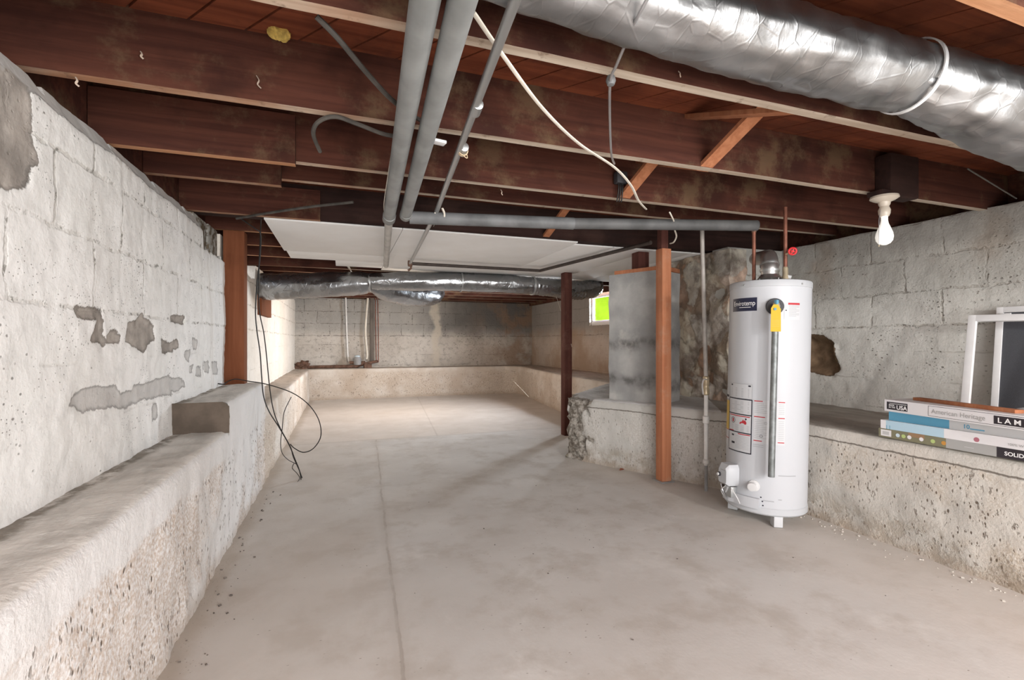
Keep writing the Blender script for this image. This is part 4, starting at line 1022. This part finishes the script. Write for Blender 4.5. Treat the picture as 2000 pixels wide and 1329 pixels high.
# relief valve, tag and discharge pipe
av, zv = hit(1513, 599); _, zpb = hit(1510, 931, TR+.05)
nv = (math.cos(av)*Fv+math.sin(av)*Rv)
mb = MB(); mb.lathe([(.052, 0), (.052, .012), (.048, .018), (.0, .018)], 'dark_plastic', cyl(av, zv, TR), 28, nv); mb.build('gasket_plate', wh, label='dark round plate behind the valve')
mb = MB(); mb.tube([cyl(av, zv-.012, TR+.01), cyl(av, zv-.012, TR+.075)], .017, 'brass', 14); mb.lathe([(.0, -.02), (.020, -.02), (.022, .012), (.016, .03), (0, .032)], 'brass', cyl(av, zv-.012, TR+.065), 16)
mb.box(cyl(av, zv+.018, TR+.075), (.02, .02, .035), 'tape_blue', bev=.004); mb.build('relief_valve', wh)
rp_ = TR+.068
mb = MB(); mb.tube([cyl(av-.01, zv-.02, rp_), cyl(av-.02, zpb, rp_)], .0195, 'galv_dull', 18); mb.build('discharge_pipe', wh, label='galvanised discharge pipe')
ht = [(1506, 602), (1511, 595), (1519, 595), (1525, 604), (1525, 648), (1505, 648)]
mb = MB(); hs = [hit(u, v, TR+.095) for u, v in ht]; vs = [cyl(a, z, TR+.098) for a, z in hs]+[cyl(a, z, TR+.094) for a, z in hs]; n = len(hs)
mb.add(vs, [tuple(range(n)), tuple(range(2*n-1, n-1, -1))]+[(i, (i+1) % n, n+(i+1) % n, n+i) for i in range(n)], 'yellow')
a0, z1 = hit(1506, 626, TR+.098); a1, z0 = hit(1524, 634, TR+.098)
for f_ in (0, .35, .7, 1.1, 1.5): cpatch(mb, a0+.01, a1-.01, lerp(z1, z0, f_)-.001, lerp(z1, z0, f_)+.001, TR+.0985, 'yellow_pale', 2)
a, z = hit(1514, 604, TR+.098); mb.tube([cyl(a, z, TR+.099), cyl(a, z, TR+.104)], .008, 'tape_blue', 12)
mb.build('warning_tag', wh, label='yellow hanging tag', fix=True)
# gas control, burner cover, wires, drain
ag, zg_ = hit(1431, 925); ag = max(ag, -.88)
Rg = Matrix((math.cos(ag+PI/2)*Fv+math.sin(ag+PI/2)*Rv, math.cos(ag)*Fv+math.sin(ag)*Rv, Vector((0, 0, 1)))).transposed()
gc = thing
mb = MB(); cg = cyl(ag, zg_, TR+.045)
prof = [(-.045, -.07), (.045, -.07), (.052, -.05), (.052, .045), (.04, .07), (-.04, .07), (-.052, .045), (-.052, -.05)]
vs = [cg+Rg @ Vector((x, -.05, y_)) for x, y_ in prof]+[cg+Rg @ Vector((x, .02, y_)) for x, y_ in prof]+[cg+Rg @ Vector((x*.78, .04, y_*.72-.006)) for x, y_ in prof]
fs = [tuple(range(7, -1, -1)), tuple(range(16, 24))]+[(i, (i+1) % 8, 8+(i+1) % 8, 8+i) for i in range(8)]+[(8+i, 8+(i+1) % 8, 16+(i+1) % 8, 16+i) for i in range(8)]
mb.add(vs, fs, 'enamel_trim'); gv = mb.build('gas_control', wh, label='white boxy gas control')
mb = MB()
for yy, hh, mm in ((.03, .006, 'ink_grey'),): mb.box(cg+Rg @ Vector((.008, .0405, yy)), (.05, .001, hh), mm, Rg)
mb.build('print_line', gv)
mb = MB(); nk = Rg @ Vector((0, 1, 0)); ck = cg+Rg @ Vector((-.028, .04, -.005)); mb.lathe([(.015, 0), (.015, .008), (.011, .012)], 'dark_plastic', ck, 16, nk); mb.lathe([(.010, .012), (.009, .018), (0, .019)], 'white_plastic', ck, 16, nk); mb.build('knob', gv)
mb = MB(); cb = cyl(ag, zg_-.115, TR+.02); mb.box(cb, (.08, .05, .075), 'galv', Rg, .008); mb.box(cyl(ag-.13, zg_-.105, TR+.03), (.035, .05, .055), 'iron_dark', Rg @ Matrix.Rotation(-.5, 3, 'Y'), .006); mb.box(cyl(ag-.02, zg_-.10, TR+.045), (.03, .03, .05), 'grey_plastic', Rg @ Matrix.Rotation(.5, 3, 'Y'), .006); mb.build('manifold', gv)  # the dark iron box stands in for shade under the gas control
for i, (s0, s1, bend) in enumerate(((.012, -.028, -.03), (.05, .085, .03), (-.03, -.02, .012))):
    p0 = cyl(ag+s0/TR, zg_-.075, TR+.07); p1 = cyl(ag+s1/TR, zg_-.17, TR+.035); pm = (p0+p1)/2+Rg @ Vector((bend, .012, 0))
    mb = MB(); mb.tube(smooth([p0, pm, p1], 7), .0032, 'white_plastic' if i < 2 else 'steel_wire', 6); mb.build('tube', gv)
a0, z1 = hit(1414, 962); a1, _ = hit(1484, 962); _, z0 = hit(1450, 1000); z1 = hit(1450, 966)[1]; z0 = ZB+.03; a0 = -1.42
mb = MB(); r0 = TR+.024; vs, fs = [], []; n = 18
for i in range(n+1):
    q = lerp(a0, a1, i/n); rr = r0 + (.012 if i in range(4, 9) else 0)
    e = TR+.001
    vs += [cyl(q, z0, e), cyl(q, z0, rr), cyl(q, z1, rr), cyl(q, z1, e)]
for i in range(n): fs += [(i*4+j, i*4+4+j, i*4+5+j, i*4+1+j) for j in range(3)]
fs += [(0, 1, 2, 3), (n*4, n*4+3, n*4+2, n*4+1)]
mb.add(vs, fs, 'enamel'); mb.build('burner_cover', wh)
for u, v in ((1486, 972), (1489, 980), (1490, 988)):
    a, z = hit(u, v); c = cyl(a, z, TR); mb = MB(); mb.lathe([(.005, 0), (.004, .002), (0, .003)], 'ink', c, 8, c-TC-Vector((0, 0, z))); mb.build('screw', wh)
for u0, u1, v in ((1520, 1554, 930), (1490, 1512, 978), (1520, 1527, 977)):
    a0, z = hit(u0, v); a1, _ = hit(u1, v); mb = MB(); cpatch(mb, a0, a1, z-.003, z+.003, TR+.001, 'ink_grey'); mb.build('scuff_mark', wh, fix=False)
ad, zd = hit(1473, 949); nd = (math.cos(ad)*Fv+math.sin(ad)*Rv)
mb = MB(); mb.lathe([(.036, 0), (.036, .006), (.022, .010), (.020, .035), (.026, .04), (.026, .055), (0, .058)], 'white_plastic', cyl(ad, zd, TR), 20, nd); mb.build('drain_valve', wh)
wh.matrix_world = TM
# flue elbow on the heater top
Z0 = 1.60; tp = TM @ Vector((0, 0, Z0))
fl = thing('flue_pipe', 'dull metal draft hood and elbow on top of the water heater', 'flue', tuple(tp))
mb = MB(); mb.lathe([(.075, .035), (.078, .03), (.060, .055), (.055, .062), (.055, .07)], 'vent_metal', tp, 32)
for q in (0, 2.1, 4.2): mb.tube([tp+Vector((.06*math.cos(q+.6), .06*math.sin(q+.6), 0)), tp+Vector((.068*math.cos(q+.6), .068*math.sin(q+.6), .036))], .004, 'white_plastic', 6)
mb.build('draft_hood', fl)
b0 = tp+Vector((0, 0, .06)); fdv = Vector((.66, .75, 0)).normalized()
pa = [b0, b0+Vector((0, 0, .03)), b0+Vector((0, 0, .055))+fdv*.004, b0+Vector((0, 0, .10))+fdv*.03, b0+Vector((0, 0, .125))+fdv*.075, b0+Vector((0, 0, .14))+fdv*.14, b0+Vector((0, 0, .26))+fdv*.95]
mb = MB(); mb.tube(smooth(pa, 4), .056, 'vent_metal', 28); mb.build('elbow', fl, angle=60)
mb = MB(); hoop(mb, b0+Vector((0, 0, .028)), (.0, .01, 1), .056, 'galv', .014, .006); hoop(mb, b0+Vector((0, 0, .068))+fdv*.012, fdv*.35+Vector((0, 0, 1)), .056, 'galv', .012, .005); mb.build('seam_ring', fl)
# water pipes of the heater
p = ond(1472.5, 536, 3.42)
wp = thing('water_pipe', 'rust brown vertical pipe left of the flue above the heater', 'pipe', tuple(p))
top = Vector((p.x, p.y, 2.03)); mb = MB(); mb.tube([Vector((p.x, p.y, 1.585)), Vector((p.x, p.y, 1.985))], .0125, 'copper', 12); mb.build('shaft', wp)
mb = MB(); mb.tube([Vector((p.x, p.y, 1.975)), Vector((p.x, p.y, 2.01))], .017, 'rust', 12); mb.build('fitting', wp)
p = ond(1534, 536, 3.30)
wp = thing('water_pipe', 'reddish vertical pipe with a red handwheel above the heater', 'pipe', tuple(p))
mb = MB(); mb.tube([Vector((p.x, p.y, 1.585)), Vector((p.x, p.y, 2.12))], .0125, 'copper', 12); mb.build('shaft', wp)
mb = MB(); mb.tube([Vector((p.x, p.y, z)) for z in (1.60, 1.603, 1.645, 1.65, 1.70, 1.71)], [.014, .021, .021, .017, .017, .013], 'brass', 14); mb.tube([Vector((p.x, p.y, 1.645))+Rv*.0, Vector((p.x, p.y, 1.635))+Rv*.035], .014, 'white_plastic', 12); mb.build('union', wp)
w0 = ond(1548, 491, 3.24); mb = MB(); mb.tube([Vector((p.x, p.y, w0.z-.01)), w0-Fv*-.0], .009, 'brass', 10); mb.build('valve_stem', wp)
mb = MB(); vs = []; nrm = (CAMP-w0).normalized(); aa = nrm.cross(Vector((0, 0, 1))).normalized(); bb = aa.cross(nrm)
ring = [w0+.022*(math.cos(2*PI*i/24)*aa+math.sin(2*PI*i/24)*bb) for i in range(25)]
mb.tube(ring, .0062, 'red_paint', 8, caps=False)
for i in range(4): mb.tube([w0, w0+.022*(math.cos(PI/2*i+.4)*aa+math.sin(PI/2*i+.4)*bb)], .0045, 'red_paint', 6)
mb.lathe([(.009, -.006), (.009, .008), (0, .01)], 'red_paint', w0, 12, nrm); mb.build('handwheel', wp, label='red round handwheel')

# standing pipe with shut-off in front of the stone wall
p = ond(1379, 740, 3.86)
sp = thing('gas_pipe', 'vertical pipe with white shut-off before the rubble stone wall', 'pipe', (p.x, p.y, 0))
def V(z): return Vector((p.x, p.y, z))
def zat(v): return H-(v-CY)/F_PX*3.86
dx = ond(1372, 490, 3.86)-V(zat(490))
mb = MB(); mb.tube([V(zat(745)), V(zat(490))+dx, V(2.09)+dx*1.1], .0165, 'pipe_tan', 14); mb.build('upper_shaft', sp)
mb = MB(); mb.tube([V(zat(768)), V(.205)], .0165, 'white_paint', 14); mb.build('lower_shaft', sp, label='white painted lower pipe')
mb = MB(); mb.tube([V(zat(k)) for k in (735, 737, 750, 752, 758, 760, 770, 772)], [.018, .025, .025, .021, .021, .026, .026, .018], 'brass', 12)
mb.build('shutoff_valve', sp)
mb = MB(); mb.tube([V(zat(k)) for k in (812, 814, 826, 828)], [.018, .026, .026, .018], 'white_paint', 12); mb.build('union', sp)
mb = MB(); mb.tube([V(zat(k)) for k in (897, 899, 905, 910)], [.018, .026, .026, .008], 'white_paint', 12); mb.build('union', sp)
mb = MB(); rr = Vector((CT, -ST, 0)); fr = Vector((-ST, -CT, 0))
mb.tube(smooth([V(zat(742))+fr*.02, V(zat(741))+fr*.03-rr*.03, V(zat(752))+fr*.03-rr*.042, V(zat(770))+fr*.03-rr*.035], 5), .009, 'white_plastic', 8, flatten=.5); mb.build('lever', sp)
mb = MB(); mb.tube([V(.21), V(0)], .0125, 'grey_plastic', 12); mb.build('floor_stub', sp)

# ------------------------------------------------------------------ right ledge: cartons, wood strip, screens
def carton(name, corner, yaw, size, faces, label, group=None):
    """corner = far bottom front corner; the long side runs toward the camera along -y turned by yaw"""
    L, Wd, Hh = size; d = Vector((-math.sin(yaw), -math.cos(yaw), 0)); w = Vector((math.cos(yaw), -math.sin(yaw), 0)); c = Vector(corner)
    t = thing(name, label, 'carton', corner, group)
    mb = MB(); R = Matrix((d, w, Vector((0, 0, 1)))).transposed(); mb.box(c+d*L/2+w*Wd/2+Vector((0, 0, Hh/2)), size, faces['base'], R, .002)
    mb.build('box', t)
    mb = MB(); o = -w*.0015
    def rect(x0, x1, z0, z1, m, e=1): mb.add([c+d*x0+o*e+Vector((0, 0, z0)), c+d*x1+o*e+Vector((0, 0, z0)), c+d*x1+o*e+Vector((0, 0, z1)), c+d*x0+o*e+Vector((0, 0, z1))], [(0, 1, 2, 3)], m)
    def dot(x, z, r, m): mb.add([c+d*(x+r*math.cos(2*PI*i/14))+o*1.5+Vector((0, 0, z+r*math.sin(2*PI*i/14))) for i in range(14)], [tuple(range(14))], m)
    def txt(s_, x, z, size, m, bold=False, sx=1): 
        vs, fs = text_mesh(s_, size, bold); mb.add([c+d*(x+v.x*sx)+o*2+Vector((0, 0, z+v.y)) for v in vs], fs, m)
    faces['art'](rect, dot, txt); mb.build('printed_side', t, fix=False)
    return t
def solid(n, c_): M[n] = NT(n).done(c_, .5); return n
for n, c_ in (('carton_white', (.72, .71, .72)), ('carton_blue', (.10, .30, .44)), ('carton_ltblue', (.42, .58, .68)), ('carton_olive', (.20, .19, .12)), ('carton_grey', (.36, .36, .35)), ('carton_brown', (.30, .19, .11)),
              ('carton_paleblue', (.55, .66, .72)), ('carton_lime', (.42, .52, .20)), ('carton_orange', (.52, .26, .06)), ('carton_black', (.035, .03, .035)), ('carton_silver', (.50, .50, .50)), ('carton_rose', (.42, .16, .20))): solid(n, c_)
XB = 3.03; ZL = .632; yb = 1.985
def art1(rect, dot, txt):
    rect(.0, 1.1, .001, .051, 'carton_olive'); rect(.012, .07, .008, .045, 'carton_white', 1.3); rect(.022, .058, .016, .036, 'carton_silver', 1.6)
    rect(.16, .24, .028, .051, 'carton_brown', 1.2); rect(.34, .55, .001, .051, 'carton_grey', 1.2); rect(.55, 1.1, .001, .051, 'carton_black', 1.2)
    for x, c_ in ((.105, 'carton_paleblue'), (.135, 'carton_lime'), (.165, 'carton_white'), (.225, 'carton_white'), (.28, 'carton_lime'), (.33, 'carton_orange')): dot(x, .024, .011, c_)
    rect(.42, .46, .022, .025, 'carton_silver', 1.5); txt('SOLID CORE', .58, .016, .026, 'white_ink', True)
def art2(rect, dot, txt):
    rect(0, 1.1, .0, .05, 'carton_white'); rect(.03, .32, .0, .05, 'carton_ltblue', 1.2); rect(.36, .8, .03, .05, 'carton_white', 1.3)
    for x in (.033, .05): rect(x, x+.003, .0, .022, 'carton_blue', 1.6)
    dot(.46, .018, .012, 'carton_rose'); txt('100% WATERPROOF', .58, .014, .017, 'carton_grey')
def art3(rect, dot, txt):
    rect(0, 1.1, 0, .053, 'carton_silver'); rect(0, .30, 0, .053, 'carton_blue', 1.2); rect(0, .2, .022, .053, 'carton_ltblue', 1.1)
    txt('10', .36, .014, .03, 'carton_blue', True); rect(.39, .45, .012, .018, 'carton_blue', 1.6); rect(.5, 1.1, 0, .053, 'carton_silver', 1.3)
def art4(rect, dot, txt):
    rect(0, 1.15, 0, .068, 'carton_white'); rect(.014, .135, .012, .057, 'carton_black', 1.3); rect(.03, .13, .046, .050, 'carton_silver', 1.6)
    txt('MADE', .027, .034, .012, 'white_ink', True); txt('IN THE', .027, .022, .012, 'white_ink', True); txt('USA', .072, .018, .033, 'white_ink', True)
    for z0 in (.007, .060): rect(.245, .80, z0, z0+.0018, 'carton_black', 1.4)
    rect(.245, .247, .007, .060, 'carton_black', 1.4); txt('American Heritage', .262, .023, .035, 'carton_grey', sx=.93)
    rect(.545, 1.1, .014, .054, 'carton_black', 1.4); txt('L A M I N A T E', .56, .022, .034, 'white_ink', True, 1.1)
carton('flooring_carton', (XB, yb, ZL), 0, (1.1, .2, .052), {'base': 'carton_olive', 'art': art1}, 'olive flooring carton with photo dots, bottom of the stack on the ledge')
carton('flooring_carton', (XB-.002, yb-.012, ZL+.052), 0, (1.1, .2, .05), {'base': 'carton_white', 'art': art2}, 'white and pale blue flooring carton, second from the bottom of the stack')
carton('flooring_carton', (XB+.018, yb-.045, ZL+.102), 0, (1.1, .2, .053), {'base': 'carton_silver', 'art': art3}, 'grey flooring carton with blue end, just under the topmost one')
t4 = carton('flooring_carton', (3.045, 1.962, ZL+.155), math.radians(7), (1.15, .2, .068), {'base': 'carton_white', 'art': art4}, 'white flooring carton with black lettering, topmost of the stack')
zt4 = ZL+.155+.068
a, b = Vector((3.175, 1.87, zt4+.0085)), Vector((3.05, 1.36, zt4+.0085)); d = (b-a).normalized(); w = Vector((-d.y, d.x, 0))
mb = MB(); mb.box((a+b)/2, ((b-a).length, .05, .017), 'raw_wood', Matrix((d, w, Vector((0, 0, 1)))).transposed(), .002)
single(mb, 'wood_strip', 'thin brown wood strip lying on the topmost flooring carton', 'wood strip', a)
# crumpled clear plastic on the cartons
mb = MB(); rows_ = []
for i in range(12):
    for j in range(8):
        x = 3.10+.16*j/7; y = 1.40-.35*i/11; z = zt4+.008+.028*abs(frac((x, y, 2), 11, 3))
        rows_.append((x-.03*i/11, y, z))
mb.add(rows_, [(i*8+j, (i+1)*8+j, (i+1)*8+j+1, i*8+j+1) for i in range(11) for j in range(7)], 'plastic_wrap')
single(mb, 'plastic_wrap', 'crumpled clear plastic on top of the flooring cartons', 'plastic', (3.15, 1.25, zt4), fix=False)
# window screens leaning on the right wall
def frame(name, base, top, wdir, width, bar, th, label, mesh=None, open_only=False):
    base, top, wd = Vector(base), Vector(top), Vector(wdir).normalized(); up = (top-base); hh = up.length; up.normalize(); nr = wd.cross(up).normalized()
    R = Matrix((wd, nr, up)).transposed(); t = thing(name, label, 'screen', tuple(base)); mb = MB()
    for c, sz in ((base+up*hh/2+wd*bar/2, (bar, th, hh)), (base+up*hh/2+wd*(width-bar/2), (bar, th, hh)), (base+up*(hh-bar/2)+wd*width/2, (width, th*.98, bar)), (base+up*bar/2+wd*width/2, (width, th*.98, bar))):
        mb.box(c, sz, 'vinyl', R, .002)
    mb.build('screen_frame', t)
    if mesh: mb = MB(); mb.box(base+up*hh/2+wd*width/2, (width-bar, .003, hh-bar), mesh, R); mb.build('screen_mesh', t, label='dark insect mesh')
    return t, R, base, up, hh, wd
tp2 = onx(1948, 601, 4.03)
t, R, bs, up, hh, wd = frame('window_screen', (3.96, tp2.y+.004, .633), tuple(tp2), (0, -1, 0), .62, .036, .02, 'dark meshed window screen in a white frame leaning on the right wall', 'mesh_screen')
mb = MB(); q = tp2+Vector((-.02, -.05, -.06)); mb.box(q, (.012, .055, .04), 'vinyl', bev=.004); mb.box(q+Vector((-.004, 0, 0)), (.010, .032, .02), 'dark_plastic', bev=.002); mb.build('latch', t)
tp1 = onx(1893, 617, 3.86); bs1 = onz(1909, 834, .633)
frame('window_frame', (3.62, tp1.y-.07, .633), tuple(tp1), (.0, -1, -.02), .6, .042, .022, 'empty white frame leaning before the dark meshed screen')

# ------------------------------------------------------------------ far wall: cables, boards, rusty pipes
YF = 10.93
def fw(u, v, y=YF): return ony(u, v, y)
cable([fw(675, 575), fw(677, 640), fw(679, 690), fw(681, 706)], .016, 'white_paint', 'conduit', 'thin white conduit running down the far wall under the long duct', cat='conduit')
cable([fw(719, 578), fw(716, 610), fw(714, 650), fw(717, 690), fw(716, 702)], .022, 'white_cable', 'white_cable', 'thick white cable hanging down the far wall beside the grey board')
mb = MB(); a, b = fw(722, 575, 10.95), fw(731, 705, 10.95); mb.box((a+b)/2, (.085, .03, abs(a.z-b.z)), 'grey_board', bev=.004)
single(mb, 'wall_board', 'narrow grey board fixed upright on the far wall', 'board', (a.x, 10.95, b.z))
cable([fw(733, 570), fw(734, 640), fw(735, 708)], .010, 'copper', 'copper_pipe', 'dark copper pipe on the far wall, next to the grey board', cat='pipe')
cable([fw(737, 570), fw(739, 640), fw(739, 708)], .009, 'copper', 'copper_pipe', 'dark copper pipe on the far wall, farther from the grey board', cat='pipe')
rz = .665
q0 = Vector((fw(625, 716, 10.8).x, 10.80, rz)); q1 = Vector((fw(698, 716, 10.8).x, 10.80, rz)); q2 = Vector((fw(738, 706, 10.8).x, 10.86, rz+.1))
mb = MB(); mb.tube([q0+Vector((-.6, .1, -.01)), q0, q1, q1+Vector((.1, .02, .04)), q2], [.028, .034, .034, .03, .03], 'rust', 14)
single(mb, 'rusty_pipe', 'rusty pipe lying on the far ledge under the meter', 'pipe', q0)
mt = thing('water_meter', 'small grey water meter sitting on the rusty pipe', 'meter', tuple(q1+Vector((0, 0, .03))))
c = Vector((fw(698, 703, 10.82).x, 10.82, rz+.03)); mb = MB(); mb.lathe([(0, 0), (.075, 0), (.082, .03), (.08, .13), (.06, .17), (0, .175)], 'grey_plastic', c, 20); mb.build('body', mt)
mb = MB(); mb.lathe([(0, .17), (.06, .17), (.05, .2), (0, .21)], 'carton_paleblue', c, 18); mb.build('lid', mt)
mb = MB(); mb.tube([c+Vector((-.16, 0, .05)), c+Vector((.16, 0, .05))], .032, 'rust', 12); mb.build('union', mt)
mb = MB(); a = Vector((fw(718, 716, 10.72).x, 10.72, .63)); mb.box(a+Vector((0, 0, .045)), (.16, .09, .09), 'rust', Matrix.Rotation(.2, 3, 'Z'), .01)
single(mb, 'rusty_block', 'rusty iron block on the far ledge right of the meter', 'block', a)
bm = bmesh.new(); bmesh.ops.create_icosphere(bm, subdivisions=4, radius=1); c = Vector((fw(592, 712, 10.85).x, 10.86, .70)); mb = MB()
for v in bm.verts: v.co = Vector((v.co.x*.13, v.co.y*.09, v.co.z*.09))*(1+.5*frac(v.co, 1.8, 4)) + c
mb.add([v.co.copy() for v in bm.verts], [[v.index for v in f.verts] for f in bm.faces], 'rust'); bm.free()
single(mb, 'dirt_clump', 'dark crusted clump in the far left corner of the ledge', 'clump', c)

# ------------------------------------------------------------------ black wires at the left
def dd(v):
    return lerp(3.62, 3.86, min(1, max(0, (v-430)/400))) if v < 830 else lerp(3.86, 4.15, (v-830)/105)
def wire(px, r, m, name, label): 
    return cable([ond(u, v, dd(v) if len(e) == 0 else e[0]) for u, v, *e in px], r, m, name, label, 8, 8, cat='wire')
wire([(466, 424, 3.42), (480, 434, 3.5), (497, 446, 3.6), (509, 458), (508, 500), (503, 545), (499, 600), (501, 640), (508, 690), (511, 735), (515, 775), (526, 805), (545, 835), (565, 870), (575, 895), (585, 920), (588, 937, 4.17)], .0045, 'black_cable', 'black_wire', 'black wire hanging from the left post top down to the floor, nearer the post')
wire([(510, 428, 3.45), (509, 450), (506, 520), (506, 600), (515, 650), (520, 690), (527, 760), (535, 805), (548, 838), (567, 873), (573, 893), (584, 918), (590, 934, 4.175)], .0040, 'black_cable', 'black_wire', 'black wire hanging down to the floor, farther from the left post')
wire([(421, 749, 3.66), (436, 751, 3.68), (440, 749, 3.70), (448, 744, 3.74), (462, 741, 3.78), (485, 745), (512, 749), (545, 758), (575, 770), (602, 790), (620, 815), (627, 840), (624, 860), (610, 878), (592, 884), (575, 876), (567, 868)], .0040, 'black_cable', 'black_wire', 'wire looping out in a wide arc from the ledge at left')
wire([(569, 776), (560, 793), (554, 810), (551, 840), (548, 865), (551, 885), (562, 898), (575, 905), (580, 908)], .0030, 'black_cable', 'black_wire', 'short thin dark wire curling before the left ledge face')
wire([(574, 906), (571, 915), (580, 925), (585, 935, 4.17), (576, 947, 4.05), (555, 958, 3.9), (520, 967, 3.78)], .0035, 'grey_cable', 'grey_wire', 'thin grey wire trailing over the floor to the left ledge')

# loose threads by the dark post, and the printed triangles on the long duct
cable([ond(1086, 578, 6.6), ond(1097, 612, 6.42), ond(1108, 645, 6.25), ond(1117, 678, 6.10)], .0022, 'white_cable', 'loose_thread', 'pale thread slanting across the dark red post', cat='thread')
cable([ond(1003, 745, 8.3), ond(1018, 760, 8.0), ond(1033, 776, 7.6)], .003, 'white_cable', 'loose_thread', 'pale thread hanging before the far corner of the ledge', cat='thread')
for u, v, yy in ((562, 563, 6.10), (1000, 561, 5.885), (916, 560, 5.89)):
    c = ony(u, v, yy); k = .05; tri = [c+Vector((-k, 0, -k*.7)), c+Vector((k, 0, -k*.7)), c+Vector((0, .0, k*.75)), c+Vector((-k, 0, -k*.7))]
    mb = MB(); mb.tube(tri, .005, 'vent_metal', 6); mb.build('printed_mark', fd)

# fallen leaf and crumbs on the floor
p = onz(1215, 918, .012); mb = MB(); mb.add([p+Vector(q) for q in ((-.03, 0, 0), (-.005, .018, .012), (.03, .005, .004), (0, -.016, .008))], [(0, 1, 2, 3)], 'leaf'); mb.add([p+Vector(q)+Vector((0, 0, -.006)) for q in ((-.03, 0, 0), (-.005, .018, .012), (.03, .005, .004), (0, -.016, .008))], [(0, 3, 2, 1)], 'leaf')
single(mb, 'dry_leaf', 'small reddish leaf on the floor before the broken ledge', 'leaf', p, fix=False)
mb = MB()
for i in range(170):
    k = random.random()
    if k < .45: x, y = 3.0-abs(random.gauss(0, .06)), random.uniform(.9, 2.6)
    elif k < .85: x, y = -.6+abs(random.gauss(0, .07)), random.uniform(1.4, 4.3)
    else: x, y = random.uniform(-.3, 2.6), random.uniform(1.5, 4.5)
    s_ = random.uniform(.002, .0065) * (1 if k < .85 else .6)
    R = Matrix.Rotation(random.random()*6, 3, 'Z') @ Matrix.Rotation(random.random(), 3, 'X')
    mb.box((x, y, s_*.5), (s_*2, s_*1.3, s_), 'crumb' if k < .45 else 'grey_board', R)
o = mb.build('crumbs'); o['kind'] = 'stuff'; o['label'] = 'concrete crumbs scattered along the foot of the ledges'; o['category'] = 'crumbs'
